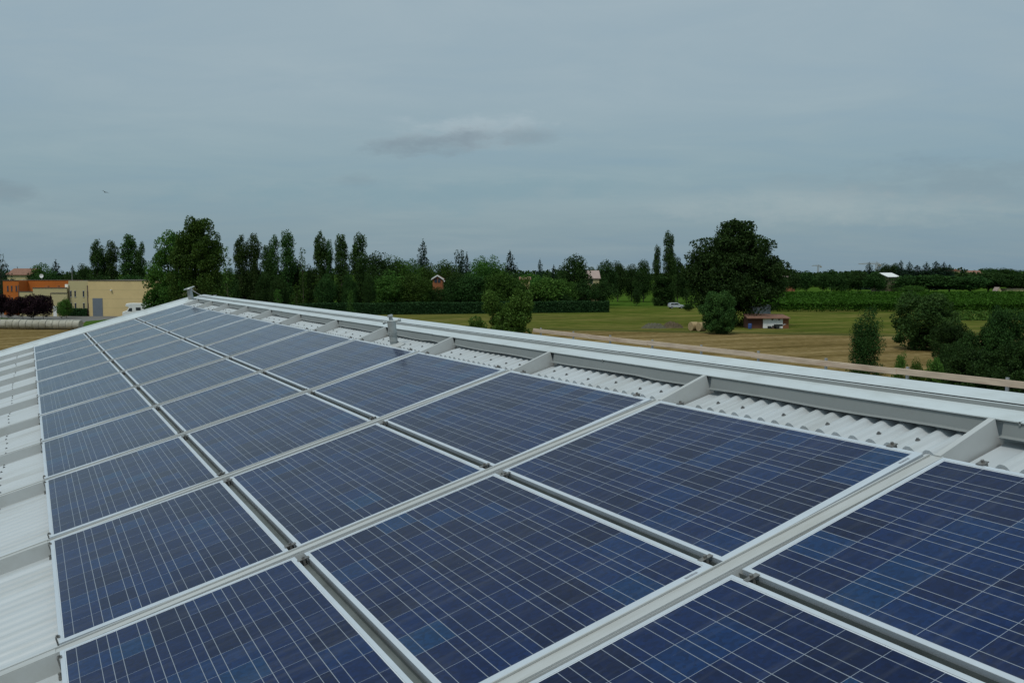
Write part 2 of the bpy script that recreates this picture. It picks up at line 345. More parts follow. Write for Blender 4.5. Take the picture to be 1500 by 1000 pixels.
# ================================================================== roof frame of reference
TH = R_(15.855); CS, CR, CH = 0.3497, -4.3373, 1.5247
ct, st = math.cos(TH), math.sin(TH)
def p2w(s, r=None, h=None):
    if r is None: s, r, h = s
    a = s - CS; b = h - CH
    return (a*ct - b*st, r - CR, H + a*st + b*ct)
P = 1.8251; G = 0.0446
RIBW = 0.074
HB, HC = -0.088, -0.072          # valley and crest of the corrugation
GAB = 19.45                      # roof end (r)
KS = list(range(-4, 11))         # ribs
bld = empty('factory_building', (8, 6, 0), 0, 'large industrial building whose pale corrugated metal roof carries the solar panels', 'building')
bld_inv = Matrix.Translation((-8, -6, 0))
def bl(p): return (p[0]-8, p[1]-6, p[2])
def T(p): return bl(p2w(p[0], p[1], p[2]))
# corrugated sheets, one per bay
def wave(r, r0, r1, n, lo, hi, flat0, flat1):
    if r < r0 + flat0 or r > r1 - flat1: return lo
    t = (r - r0 - flat0) / (r1 - r0 - flat0 - flat1) * n
    f = t - math.floor(t)
    k = 0.5 - 0.5*math.cos(2*math.pi*f); k = k*k*(3-2*k)
    return lo + (hi-lo)*k
def sheet(r0, r1, s0, s1, lo, hi, n, name='corrugated_sheet', lip=False):
    fl0, fl1 = 0.06, 0.10
    L_ = r1 - r0 - fl0 - fl1
    rs = [r0, r0+fl0]
    for i in range(n):
        for f in (0.1, 0.2, 0.3, 0.4, 0.5, 0.6, 0.7, 0.8, 0.9, 1.0): rs.append(r0 + fl0 + (i+f)*L_/n)
    rs.append(r1)
    mb = MB(); hs = [wave(r-1e-6, r0, r1, n, lo, hi, fl0, fl1) for r in rs]
    ss = [s0, s1]
    for i in range(len(rs)-1):
        a, b = rs[i], rs[i+1]; ha, hb = hs[i], hs[i+1]
        mb.quad(T((s0,a,ha)), T((s1,a,ha)), T((s1,b,hb)), T((s0,b,hb)))
        if lip:
            mb.quad(T((s0,a,ha)), T((s0,b,hb)), T((s0,b,HB+(hb-lo)/(hi-lo)*(HC-HB)+.001)), T((s0,a,HB+(ha-lo)/(hi-lo)*(HC-HB)+.001)))
    o = mb.build(name, M['sheet'], bld)
    return o
bays = [(KS[i]*P + RIBW/2, KS[i+1]*P - RIBW/2) for i in range(len(KS)-1)] + [(10*P + RIBW/2, GAB)]
for (r0, r1) in bays:
    n = 16 if r1-r0 > 1.5 else 10
    sheet(r0, r1, -5.5, 3.30, HB, HC, n)
    sheet(r0, r1, 3.280, 3.78, HB+0.009, HC+0.016, n, 'ridge_sheet', True)
# ribs between the panel columns
for k in KS:
    mb = MB(); r = k*P; w2 = RIBW/2
    hb = HB-0.004
    def rq(s0, s1, h0, h1, wt=w2, wb=w2+0.008):
        A = [(s0,r-wb,hb),(s0,r-wt,h0),(s0,r+wt,h0),(s0,r+wb,hb)]; B = [(s1,r-wb,hb),(s1,r-wt,h1),(s1,r+wt,h1),(s1,r+wb,hb)]
        for i in range(3): mb.quad(T(A[i]), T(B[i]), T(B[i+1]), T(A[i+1]))
        mb.quad(T(A[3]), T(A[2]), T(A[1]), T(A[0])); mb.quad(T(B[0]), T(B[1]), T(B[2]), T(B[3]))
    for e in (-1, 1):
        c0 = r + e*(w2-0.005)
        mb.box(-5.5, 3.16, c0-0.003, c0+0.003, -0.012, -0.0055, T=T)
    rq(-5.5, -0.03, -0.010, -0.010); rq(-0.03, 3.165, -0.013, -0.013)
    rq(3.165, 3.50, -0.008, 0.026, 0.014, 0.022)
    mb.build('rib', M['rib'], bld)
for (r0, r1) in bays[:-1]:
    for row in (0, 1):
        sa = (row+1)*PW + row*G - 0.012 + 0.004; sb_ = sa + G - 0.008
        mb = MB(); mb.quad(T((sa, r0, -0.046)), T((sb_, r0, -0.046)), T((sb_, r1, -0.046)), T((sa, r1, -0.046)))
        mb.quad(T((sa+.03, r0, -0.045)), T((sa+.03, r1, -0.045)), T((sa+.03, r1, -0.028)), T((sa+.03, r0, -0.028)))
        mb.build('row_gap_shade', M['rail'], bld)  # dark strip added to make the gap between panel rows read shaded
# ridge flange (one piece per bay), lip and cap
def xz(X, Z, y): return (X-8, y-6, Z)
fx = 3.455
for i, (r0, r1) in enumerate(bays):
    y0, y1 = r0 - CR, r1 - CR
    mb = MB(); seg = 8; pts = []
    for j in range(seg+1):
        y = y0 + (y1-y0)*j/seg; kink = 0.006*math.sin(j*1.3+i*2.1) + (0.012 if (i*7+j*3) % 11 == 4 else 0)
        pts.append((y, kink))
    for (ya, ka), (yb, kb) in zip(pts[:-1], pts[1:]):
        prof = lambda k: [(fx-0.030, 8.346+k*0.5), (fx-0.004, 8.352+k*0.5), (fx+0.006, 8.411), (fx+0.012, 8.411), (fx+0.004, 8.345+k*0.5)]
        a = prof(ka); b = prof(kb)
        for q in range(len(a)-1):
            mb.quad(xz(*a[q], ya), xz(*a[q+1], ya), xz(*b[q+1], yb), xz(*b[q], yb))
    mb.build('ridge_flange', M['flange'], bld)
YA, YB = -4*P - CR, GAB - CR - 0.15
capprof = [(3.452, 8.4165), (3.585, 8.4405), (3.589, 8.4575), (3.604, 8.4590), (3.607, 8.4570), (3.6075, 8.4645), (3.745, 8.4910), (3.90, 8.462), (4.05, 8.43), (4.05, 8.30), (3.50, 8.30), (3.50, 8.405), (3.452, 8.412)]
seams = [YA, 2.4, 5.45, 8.5, 11.5, 14.6, 17.7, YB]
for a, b in zip(seams[:-1], seams[1:]):
    mb = MB(); o_ = 0.0015*((seams.index(a)) % 2)
    mb.extrude([(x-8, z+o_) for x, z in capprof], a-6, b-6+0.0)
    mb.build('ridge_cap', M['cap'], bld)
    mb = MB(); mb.quad(xz(3.6065, 8.4565, a), xz(3.6065, 8.4640+o_, a), xz(3.6065, 8.4640+o_, b), xz(3.6065, 8.4565, b)); mb.build('cap_gap_shade', M['dark'], bld)  # dark quad painted in as the shadow gap below the upper cap strip
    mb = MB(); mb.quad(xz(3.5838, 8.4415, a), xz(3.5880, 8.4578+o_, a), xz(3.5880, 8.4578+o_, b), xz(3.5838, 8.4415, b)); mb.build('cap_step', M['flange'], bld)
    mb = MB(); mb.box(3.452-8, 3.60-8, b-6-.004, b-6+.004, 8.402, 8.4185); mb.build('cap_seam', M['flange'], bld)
# far slope, walls, eaves, gable trim
mb = MB()
mb.quad(xz(4.05, 8.40, YA), xz(13.0, 6.40, YA), xz(13.0, 6.40, GAB-CR), xz(4.05, 8.40, GAB-CR))
mb.build('rear_roof', M['sheet'], bld)
sl = p2w(-5.5, 0, 0); zl = sl[2]-0.12; xl = sl[0]
mb = MB(); yb0, yb1 = YA, GAB-CR-0.05
mb.quad(xz(xl+.1, 0, yb0), xz(xl+.1, zl, yb0), xz(xl+.1, zl, yb1), xz(xl+.1, 0, yb1))
mb.quad(xz(12.7, 0, yb0), xz(12.7, 6.35, yb0), xz(12.7, 6.35, yb1), xz(12.7, 0, yb1))
for y in (yb0, yb1):
    mb.poly([xz(xl+.1, 0, y), xz(xl+.1, zl, y), xz(3.6, 8.28, y), xz(4.05, 8.28, y), xz(12.7, 6.35, y), xz(12.7, 0, y)])
mb.build('wall', M['concrete'], bld)
mb = MB()
# gable trim: upstand + outer folded edge
def gt(s0, s1):
    A = [(GAB-0.60, HB+0.0), (GAB-0.30, 0.005), (GAB-0.06, 0.015), (GAB-0.05, 0.045), (GAB+0.02, 0.045), (GAB+0.03, -0.25)]
    for (ra, ha), (rb, hb2) in zip(A[:-1], A[1:]):
        mb.quad(T((s0, ra, ha)), T((s1, ra, ha)), T((s1, rb, hb2)), T((s0, rb, hb2)))
gt(-5.5, 3.52)
mb.build('gable_trim', M['cap'], bld)
mb = MB()
mb.quad(T((-5.5, -4*P, -0.01)), T((-5.5, GAB, -0.01)), T((-5.72, GAB, -0.01)), T((-5.72, -4*P, -0.01)))
mb.quad(T((-5.5, -4*P, -0.01)), T((-5.5, GAB, -0.01)), T((-5.5, GAB, -0.2)), T((-5.5, -4*P, -0.2)))
mb.build('gutter', M['cap'], bld)
# screws
def screw(mb, s, r, h):
    a = Vector(T((s, r, h))); up = Vector(T((s, r, h+1))) - a; up.normalize()
    mb.tube(a, a+up*0.003, 0.011, 0.011, 10); mb.tube(a+up*0.003, a+up*0.010, 0.0065, 0.006, 6)
sc_list = []
for i, (r0, r1) in enumerate(bays):
    if r1-r0 < 1.5: continue
    L_ = r1-r0-0.16
    for q, s in ((1, 3.345), (3, 3.345), (6, 3.345), (9, 3.345), (12, 3.345), (14, 3.35)):
        sc_list.append((s + rnd.uniform(-.015, .015), r0+0.06+(q+0.56)*L_/16, HC+0.016))
    for q in (1, 3, 6, 9, 12, 14):
        sc_list.append((-0.36 + rnd.uniform(-.012, .012), r0+0.06+(q+0.56)*L_/16, HC))
    sc_list.append((-0.36, r1-0.05, HB)); sc_list.append((3.35, r0+0.03, HB+0.009))
cw = Vector((0, 0, H))
vis = [q for q in sc_list if p2w(*q)[1] > 0.5]
vis.sort(key=lambda q: (Vector(p2w(*q))-cw).length)
for q in vis[:98]:
    mb = MB(); screw(mb, *q); mb.build('roof_screw', M['screw'], bld)
mb = MB()
for q in vis[98:]: screw(mb, *q)
tag(mb.build('roof_screws_far', M['screw'], bld), kind='stuff')

# ================================================================== solar panels
def make_panel(row):
    hh = [(0, -0.015), (-0.015, -0.0156), (-0.0156, 0.0)][row]
    tilt = math.atan((hh[1]-hh[0]) / PW)
    s0 = row*(PW+G) - 0.012
    root = empty('solar_panel')
    root.rotation_euler = (0, -(TH+tilt), 0)
    def loc(j): return p2w(s0+PW/2, (j+0.5)*P, (hh[0]+hh[1])/2)
    x0, x1, y0, y1 = -PW/2, PW/2, -PL/2, PL/2
    fr = MB(); lp = 0.019; l0, l1 = 0.036, 0.017
    for (a, b, c, d) in ((x0, x1, y0, y0+l0), (x0, x1, y1-l1, y1), (x0, x0+lp, y0+l0, y1-l1), (x1-lp, x1, y0+l0, y1-l1)):
        fr.box(a, b, c, d, -0.048, 0.0)
    fo = fr.build('panel_frame', M['alu'], root, bevel=0.0015)
    la = MB()
    a, b, c, d = x0+lp, x1-lp, y0+l0, y1-l1
    uvf = lambda x, y: (x-x0, y-y0)
    la.quad((a,c,-0.003), (b,c,-0.003), (b,d,-0.003), (a,d,-0.003), [uvf(a,c), uvf(b,c), uvf(b,d), uvf(a,d)])
    la.quad((a,d,-0.009), (b,d,-0.009), (b,c,-0.009), (a,c,-0.009))
    la.build('cell_glass', M['laminate'], root)
    lbm = MB(); lbm.box(x1-0.115, x1-0.062, y0+0.012, y0+0.022, 0.0002, 0.0010); lbm.build('frame_sticker', M['sticker'], root)
    def clamp(x, y, side, L_shape):
        cm = MB()
        if L_shape:
            cm.box(x-0.030, x-0.001, y-0.014, y+0.014, -0.085, -0.079)
            cm.box(x-0.012, x-0.007, y-0.014, y+0.014, -0.079, 0.004)
            cm.box(x-0.012, x+0.008, y-0.012, y+0.012, 0.0015, 0.005)
            cm.tube((x-0.020, y, -0.079), (x-0.020, y, -0.060), 0.008, 0.008, 6)
            cm.tube((x-0.002, y, 0.005), (x-0.002, y, 0.012), 0.006, 0.006, 6)
        else:
            cm.box(x-G*1.12, x+0.005, y-0.011, y+0.011, 0.0015, 0.004)
            cm.box(x-G*0.62, x-G*.38, y-0.009, y+0.009, -0.045, 0.0015)
            cm.box(x-G*0.9, x-G*.1, y+0.016, y+0.022, -0.040, -0.004)
            cm.tube((x-G*0.5, y, 0.004), (x-G*0.5, y, 0.013), 0.007, 0.007, 6)
        cm.build('panel_clamp', M['clamp'], root)
    for y in (y0+0.075, y1-0.075): clamp(x0, y, -1, row == 0)
    if row == 2:
        for y in (y0+0.16, y1-0.16):
            cm = MB(); cm.box(x1-0.006, x1+0.028, y-0.016, y+0.016, 0.0015, 0.005); cm.box(x1+0.004, x1+0.024, y-0.013, y+0.013, -0.06, 0.0015)
            cm.tube((x1+0.014, y, 0.005), (x1+0.014, y, 0.014), 0.007, 0.007, 6); cm.build('panel_clamp', M['clamp'], root)
    return root, loc
ordw = ['nearest', 'second closest', 'third', 'fourth', 'fifth', 'sixth', 'seventh', 'eighth', 'ninth', 'tenth', 'eleventh', 'farthest']
rown = ['left row by the bare strip', 'middle row', 'right row by the ridge']
for row in range(3):
    root, loc = make_panel(row)
    js = list(range(-2 if row else -1, 10))
    if row == 0: js = list(range(-1, 10))
    first = True
    for n_, j in enumerate(js):
        o = root if first else copy_tree(root)
        first = False
        o.location = loc(j)
        o.rotation_euler = (R_(rnd.uniform(-.06, .06)), o.rotation_euler[1] + R_(rnd.uniform(-.08, .08)), 0)
        word = 'farthest' if j == 9 else ordw[n_]
        cnt = '' if j == 9 or n_ < 2 else ' from the camera'
        lab = f'blue solar panel, {word}{cnt} in the {rown[row]}' if j != 9 else f'grey looking solar panel at the far end of the {rown[row]}'
        tag(o, lab, 'solar panel', 'solar panels laid on the roof in three rows')

# ================================================================== roof pipes and wire
def near_pipe():
    b = p2w(3.255, 4.60, HB+0.01)
    o = empty('vent_pipe', b, 0, 'grey metal vent pipe with three stub arms on top, standing by the ridge', 'pipe')
    mb = MB(); lean = Vector((-0.038, 0.004, 0.0))
    top = Vector((0, 0, 0.315)) + lean
    mb.tube((0, 0, 0), lean*0.5 + Vector((0, 0, 0.145)), 0.039, 0.039, 24); mb.tube(lean*0.5 + Vector((0, 0, 0.145)), top*0.86, 0.042, 0.042, 24)
    mb.build('pipe_body', M['zinc'], o, smooth=False)
    for zz in (0.13, 0.155, 0.07):
        c = MB(); c.tube(lean*zz/0.29 + Vector((0, 0, zz)), lean*zz/0.29 + Vector((0, 0, zz+0.008)), 0.0445, 0.0445, 24); c.build('pipe_collar', M['zinc'], o)
    t = top*0.86
    for dv, ln in (((-0.83, 0.45, -0.12), 0.085), ((0.88, -0.45, 0.22), 0.095), ((0.35, 0.9, 0.15), 0.07)):
        d = Vector(dv).normalized(); c = MB(); b0 = t + Vector((0, 0, -0.004))
        c.tube(b0, b0 + d*ln, 0.009, 0.009, 12); c.tube(b0 + d*(ln-.022), b0 + d*ln, 0.015, 0.016, 12)
        c.build('stub_arm', M['zinc'], o, smooth=True)
    kn = Vector((-0.25, 0, 1)).normalized()
    c = MB(); c.tube(t, t + Vector((0, 0, 0.012)), 0.045, 0.030, 20); c.tube(t + Vector((0, 0, .008)), t + kn*0.055, 0.020, 0.017, 12); c.tube(t + kn*0.050, t + kn*0.066, 0.030, 0.026, 12); c.build('pipe_cap', M['zinc'], o)
    fl = MB()
    a = Vector((0, 0, 0.004)); 
    for i in range(20):
        t0, t1 = 2*math.pi*i/20, 2*math.pi*(i+1)/20
        f_ = lambda t, r, z: (math.cos(t)*r*ct, math.sin(t)*r, z + math.cos(t)*r*st)
        fl.quad(f_(t0, 0.105, 0.030), f_(t1, 0.105, 0.030), f_(t1, 0.043, 0.055), f_(t0, 0.043, 0.055))
        fl.quad(f_(t0, 0.105, 0.030), f_(t0, 0.112, -0.02), f_(t1, 0.112, -0.02), f_(t1, 0.105, 0.030))
    fl.build('pipe_flashing', M['rib'], o)
near_pipe()
def far_pipe():
    b = p2w(3.40, 18.62, -0.05)
    o = empty('vent_pipe', b, 0, 'small grey vent pipe with flat cap at the far gable corner of the roof', 'pipe')
    mb = MB(); mb.tube((0, 0, 0), (-0.05, 0, 0.33), 0.062, 0.058, 16); mb.build('pipe_body', M['zinc'], o)
    mb = MB(); mb.tube((-0.05, 0, 0.33), (-0.055, 0, 0.345), 0.13, 0.12, 16); mb.tube((-.05, 0, .31), (-.05, 0, .33), 0.08, 0.08, 12); mb.build('pipe_cap', M['zinc'], o)
    mb = MB(); mb.tube((0, 0, 0.0), (0, 0, 0.07), 0.16, 0.07, 16); mb.build('pipe_flashing', M['cap'], o)
    wst = Vector(b) + Vector((-0.05, 0, 0.35)); we = Vector((3.62, 21.2, 8.53))
    mb = MB(); n = 8
    for i in range(n):
        a = wst.lerp(we, i/n); c = wst.lerp(we, (i+1)/n)
        a.z -= 0.10*math.sin(math.pi*i/n); c.z -= 0.10*math.sin(math.pi*(i+1)/n)
        mb.tube(a-wst, c-wst, 0.006, 0.006, 6)
    wo_ = mb.build('wire', M['galv']); wo_.location = wst
    tag(wo_, 'thin pale wire slung from the far vent pipe to the ridge cap', 'wire')
far_pipe()
# ================================================================== guard rail on the far eave
def gv(x, yb=None, X=17.0):
    d = pdir(x, 500); return X * d.y / d.x
RX = 12.85
gr = empty('guard_rail', (RX, 12, 6.3), 0, 'long timber guard rail on thin metal posts along the far eave', 'guard rail')
zt = 9 - 0.1226*RX; zb = 9 - 0.1303*RX
y_end = 23.9; ys = 9.18; sp_ = 1.8
ps = [ys + sp_*i for i in range(-4, 9)]
bseg = [ys-4*sp_-0.2, ys - sp_*1 + .3, ys + sp_*1 + .2, ys + sp_*3.0 + .1, ys + sp_*5 + .15, ys + sp_*6.5, y_end]
for i, (a, b) in enumerate(zip(bseg[:-1], bseg[1:])):
    mb = MB(); dz = [0.0, 0.006, -0.008, 0.01, -0.004][i % 5]
    dx = 0.012*(i % 2)
    mb.box(-0.02+dx-0.02, 0.0+dx, a-12-0.03, b-12+0.03, zb-6.3+dz*.6, zt-6.3+dz*.6)
    o = mb.build('guard_board', M['wood'], gr, bevel=0.003)
for y in ps:
    mb = MB(); mb.box(0.02, 0.055, y-12-0.02, y-12+0.02, 0.0, zt-6.3+0.035); mb.build('guard_post', M['galv'], gr)
    if int(y*10) % 3 != 1:
        mb = MB(); mb.box(-0.045, 0.06, y-12+.022, y-12+.032, zb-6.3-.012, zt-6.3+.012); mb.box(-0.05, -.041, y-12+.01, y-12+.05, zb-6.3+.01, zb-6.3+.03); mb.build('wire_tie', M['dark'], gr)

# ================================================================== placing by map direction
FW = Vector((math.sin(YAW), math.cos(YAW), 0)); RT = Vector((math.cos(YAW), -math.sin(YAW), 0))
def gp(x, d, z=0.0):
    v = FW*d + RT*((x-750)/F*d); return Vector((v.x, v.y, z))
def dist(y): return H*F/(y-HY)
def topz(y, d): return H + (HY-y)/F*d

# ---- ground
def ground_mat():
    m, nt, b = new_mat('field_ground')
    pos = geopos(nt); sp = nt.nodes.new('ShaderNodeSeparateXYZ'); nt.links.new(pos, sp.inputs[0])
    X, Y = sp.outputs[0], sp.outputs[1]
    D = math_n(nt, 'ADD', math_n(nt, 'MULTIPLY', X, FW.x), math_n(nt, 'MULTIPLY', Y, FW.y))
    A = math_n(nt, 'ADD', math_n(nt, 'MULTIPLY', X, RT.x), math_n(nt, 'MULTIPLY', Y, RT.y))
    n1 = noise(nt, pos, 0.018, 5, 0.6); n2 = noise(nt, pos, 0.12, 6, 0.65); n3 = noise(nt, pos, 1.3, 5, 0.7)
    mp = nt.nodes.new('ShaderNodeMapping'); mp.inputs['Rotation'].default_value = (0, 0, -0.35); mp.inputs['Scale'].default_value = (0.08, 1.0, 1); nt.links.new(pos, mp.inputs[0])
    n4 = noise(nt, mp.outputs[0], 0.28, 5, 0.6)
    brown = ramp(nt, math_n(nt, 'ADD', math_n(nt, 'MULTIPLY', n4, 0.6), math_n(nt, 'MULTIPLY', n3, 0.4)), [(0.36, (0.088, 0.064, 0.022)), (0.48, (0.150, 0.108, 0.042)), (0.62, (0.25, 0.185, 0.088))])
    green = ramp(nt, math_n(nt, 'ADD', math_n(nt, 'MULTIPLY', n4, 0.55), math_n(nt, 'MULTIPLY', n2, 0.45)), [(0.36, (0.038, 0.062, 0.010)), (0.48, (0.068, 0.090, 0.015)), (0.60, (0.135, 0.128, 0.034))])
    lush = ramp(nt, n2, [(0.35, (0.034, 0.072, 0.010)), (0.65, (0.062, 0.112, 0.017))])
    # mown brown strip near the building, greener behind, lush far
    edge = math_n(nt, 'ADD', D, math_n(nt, 'MULTIPLY', math_n(nt, 'SUBTRACT', n1, 0.5), 50))
    lim = math_n(nt, 'ADD', 152, math_n(nt, 'MULTIPLY', A, -0.32))
    f = math_n(nt, 'DIVIDE', math_n(nt, 'SUBTRACT', edge, lim), 10, clamp=True)
    c = mixc(nt, f, brown, green)
    c = mixc(nt, math_n(nt, 'MULTIPLY', ramp(nt, n1, [(0.42, 0.0), (0.6, 0.6)]), 0.45), c, brown)
    f2 = math_n(nt, 'DIVIDE', math_n(nt, 'SUBTRACT', edge, 232), 30, clamp=True)
    c = mixc(nt, f2, c, lush)
    c = mixc(nt, 1.0, c, ramp(nt, noise(nt, pos, 0.55, 8, 0.75), [(0.3, 0.72), (0.7, 1.3)]), 'MULTIPLY')
    # a darker green baulk along the field edge
    bk = math_n(nt, 'LESS_THAN', math_n(nt, 'ABSOLUTE', math_n(nt, 'SUBTRACT', math_n(nt, 'SUBTRACT', D, lim), math_n(nt, 'MULTIPLY', n2, 6))), 2.2)
    c = mixc(nt, math_n(nt, 'MULTIPLY', bk, 0.6), c, (0.040, 0.060, 0.016))
    nt.links.new(c, b.inputs['Base Color']); b.inputs['Roughness'].default_value = 1.0; b.inputs['Specular IOR Level'].default_value = 0.0
    bn = nt.nodes.new('ShaderNodeBump'); bn.inputs['Strength'].default_value = 0.6; bn.inputs['Distance'].default_value = 0.15
    nt.links.new(n3, bn.inputs['Height']); nt.links.new(bn.outputs[0], b.inputs['Normal'])
    return m
mb = MB(); S = 9000
mb.quad((-S, -S, 0), (S, -S, 0), (S, S, 0), (-S, S, 0))
tag(mb.build('ground', ground_mat()), kind='structure')
# yard asphalt and lawn strips on the left
def patch(name, pts, mat, z):
    mb = MB(); mb.poly([tuple(gp(x, dist(y), z)) for x, y in pts]); return tag(mb.build(name, mat), kind='structure')
patch('yard_asphalt', [(-330, 471.5), (60, 478), (135, 471), (175, 466), (230, 466), (330, 457), (-330, 455)], M['asphalt'], 0.02)
M['lawn'] = simple('lawn_green', (0.050, 0.095, 0.018), 1.0, 0, 0.25, 0.5, 0.0)
patch('lawn', [(-330, 478), (-330, 461), (10, 465.5), (33, 468.8), (12, 472.0), (-100, 479)], M['lawn'], 0.024)
patch('verge', [(118, 478.5), (125, 470.5), (160, 467.5), (260, 468), (260, 481)], M['lawn'], 0.028)

# ================================================================== vegetation prototypes
nr = np.random.RandomState(11)
def leaf_mesh(name, pts, size, mat, upb=0.0, sizes=None, droop=None):
    n = len(pts); a = nr.normal(size=(n, 3)); a[:, 2] += upb; a /= np.linalg.norm(a, axis=1)[:, None]
    b = nr.normal(size=(n, 3)); b -= (b*a).sum(1)[:, None]*a; b /= np.linalg.norm(b, axis=1)[:, None]
    c = np.cross(a, b)
    sz = (size*nr.uniform(0.6, 1.35, n))[:, None] if sizes is None else sizes[:, None]
    k = nr.uniform(0.45, 0.8, n)[:, None]
    v = np.stack([pts - b*sz, pts + c*sz*k - b*sz*0.1, pts + b*sz, pts - c*sz*k + b*sz*0.15], 1).reshape(-1, 3)
    me = bpy.data.meshes.new(name)
    me.vertices.add(4*n); me.vertices.foreach_set('co', v.astype(np.float32).ravel())
    me.loops.add(4*n); me.loops.foreach_set('vertex_index', np.arange(4*n, dtype=np.int32))
    me.polygons.add(n); me.polygons.foreach_set('loop_start', np.arange(0, 4*n, 4, dtype=np.int32))
    try: me.polygons.foreach_set('loop_total', np.full(n, 4, dtype=np.int32))
    except Exception: pass
    me.materials.append(mat); me.update(calc_edges=True)
    return me
def ball(n):
    v = nr.normal(size=(n, 3)); v /= np.linalg.norm(v, axis=1)[:, None]; return v
def clusters(centres, radii, per, flat=0.85, shell=0.55):
    out = []
    for c, r, m in zip(centres, radii, per):
        v = ball(m)*(nr.uniform(shell**3, 1.0, m)**(1/3))[:, None]
        v *= nr.uniform(0.85, 1.15, 3)
        v[:, 2] *= flat; out.append(c + v*r)
    return np.concatenate(out)
def crown_round(h, w, nclu, nleaf, base=0.12, top_pow=1.0, rag=0.12, cr=0.2):
    """irregular ellipsoid crown built of leafy clumps"""
    c = ball(nclu)*(nr.uniform(0.15, 1.0, nclu)**(1/2.2))[:, None]
    c[:, 2] = c[:, 2]
    zc = h*(base + (1-base)/2); zr = h*(1-base)/2
    taper = 1 - 0.25*np.clip(c[:, 2], 0, 1)**2
    cen = np.stack([c[:, 0]*w/2*(1-cr)*taper, c[:, 1]*w/2*(1-cr)*taper, zc + c[:, 2]*zr*(1-cr*0.8)], 1)
    cen += nr.normal(size=cen.shape)*w*rag*0.25
    rr = w*cr*nr.uniform(0.55, 1.15, nclu)
    per = np.maximum(8, (nleaf*rr**2/np.sum(rr**2)).astype(int))
    return clusters(cen, rr, per)
def crown_poplar(h, w, nleaf, base=0.02, spires=1):
    P_ = []; nclu = 110
    for s in range(spires):
        ox, oy = (nr.uniform(-0.22, 0.22, 2)*w if s else (0, 0)); hs = h*(1 if s == 0 else nr.uniform(0.72, 0.95)); ws = w*(1 if spires == 1 else 0.72)
        z = nr.uniform(base, 0.99, nclu); prof = np.interp(z, [0, .1, .35, .65, .85, 1.0], [.75, .95, 1.0, .98, .90, .62])
        prof *= 1 + 0.22*np.sin(z*17 + nr.uniform(0, 6)) * nr.uniform(.4, 1)
        a = nr.uniform(0, 2*np.pi, nclu); rr = prof*ws/2*0.70*nr.uniform(0, 1, nclu)**0.4
        cen = np.stack([ox + np.cos(a)*rr, oy + np.sin(a)*rr, z*hs], 1)
        r = ws*0.21*np.clip(prof, .35, 1.2)*nr.uniform(.6, 1.15, nclu)
        per = np.maximum(6, (nleaf/spires*r**2/np.sum(r**2)).astype(int))
        P_.append(clusters(cen, r, per, flat=1.95))
    return np.concatenate(P_)
def crown_conifer(h, w, nleaf, tiers=16, droop=0.25, base=0.08, sparse=0.0):
    out = []; tot = 0
    for t in range(tiers):
        f = t/(tiers-1); z = h*(base + (0.97-base)*f); R = w/2*(1-f)**0.85*nr.uniform(0.8, 1.12) + 0.02*w
        nb = max(4, int(9*(1-f)) + 3); 
        for b in range(nb):
            if nr.rand() < sparse: continue
            a = 2*np.pi*(b + nr.uniform(-.3, .3))/nb + t; L_ = R*nr.uniform(.7, 1.12)
            m = max(5, int(nleaf/(tiers*9)*L_/(w/2)*1.7)); q = nr.uniform(0.02, 1, m)**0.8
            x = np.cos(a)*L_*q; y = np.sin(a)*L_*q
            zz = z - droop*L_*q + 0.12*L_*q**3 + nr.normal(size=m)*0.018*h
            sp = 0.20*L_*(1-q*0.6)
            out.append(np.stack([x + nr.normal(size=m)*sp*.45, y + nr.normal(size=m)*sp*.45, zz], 1))
    return np.concatenate(out)
def trunk_mesh(h, r, lean=0.0, limbs=7, spread=0.25, top=0.85, fork=0.35):
    mb = MB(); pts = [Vector((lean*math.sin(i*1.7)*h*0.02, lean*math.cos(i*1.3)*h*0.02, h*top*i/6)) for i in range(7)]
    for i in range(6): mb.tube(pts[i], pts[i+1], r*(1-i/6.6), r*(1-(i+1)/6.6), 8, caps=(i == 0))
    rr = random.Random(int(h*100))
    for k in range(limbs):
        f = fork + (0.8-fork)*k/limbs; a = Vector((0, 0, h*top*f)); an = rr.uniform(0, 6.28); L_ = h*spread*(1.1-f)
        m = a + Vector((math.cos(an)*L_*0.6, math.sin(an)*L_*0.6, L_*0.5)); e = a + Vector((math.cos(an)*L_, math.sin(an)*L_, L_*1.15))
        mb.tube(a, m, r*0.38, r*0.22, 6, False); mb.tube(m, e, r*0.22, r*0.08, 6, False)
    return mb
PROTO = {}
def proto(key, pts, size, mat, nomh, nomw, trunk, upb=0.3):
    ex = (np.percentile(pts[:, 0], 98.8) - np.percentile(pts[:, 0], 1.2) + np.percentile(pts[:, 1], 98.8) - np.percentile(pts[:, 1], 1.2))/2
    pts = pts*np.array([nomw/ex, nomw/ex, (nomh-size*0.5)/np.percentile(pts[:, 2], 99.7)])
    me = leaf_mesh('crown', pts, size, M[mat], upb)
    mb = trunk; tm = bpy.data.meshes.new('trunk'); tm.from_pydata(mb.v, [], mb.f); tm.materials.append(M['bark']); tm.update()
    for p in tm.polygons: p.use_smooth = True
    PROTO.setdefault(key, []).append((me, tm, nomh, nomw))
for i in range(5): proto('poplar', crown_poplar(17, 3.6, 13000, spires=1 + (i % 2)), 0.155, 'leaf_poplar', 17, 3.6, trunk_mesh(17, .22, 0.3, 6, .08))
for i in range(2): proto('poplar_thin', crown_poplar(15, 2.6, 1100, base=.1), 0.17, 'leaf_mid', 15, 2.6, trunk_mesh(15, .14, 0.5, 9, .10))
for i in range(4): proto('broad', crown_round(11, 9.5, 90, 12000, base=.0, cr=.19), 0.20, 'leaf_mid', 11, 9.5, trunk_mesh(11, .25, .6, 8, .3))
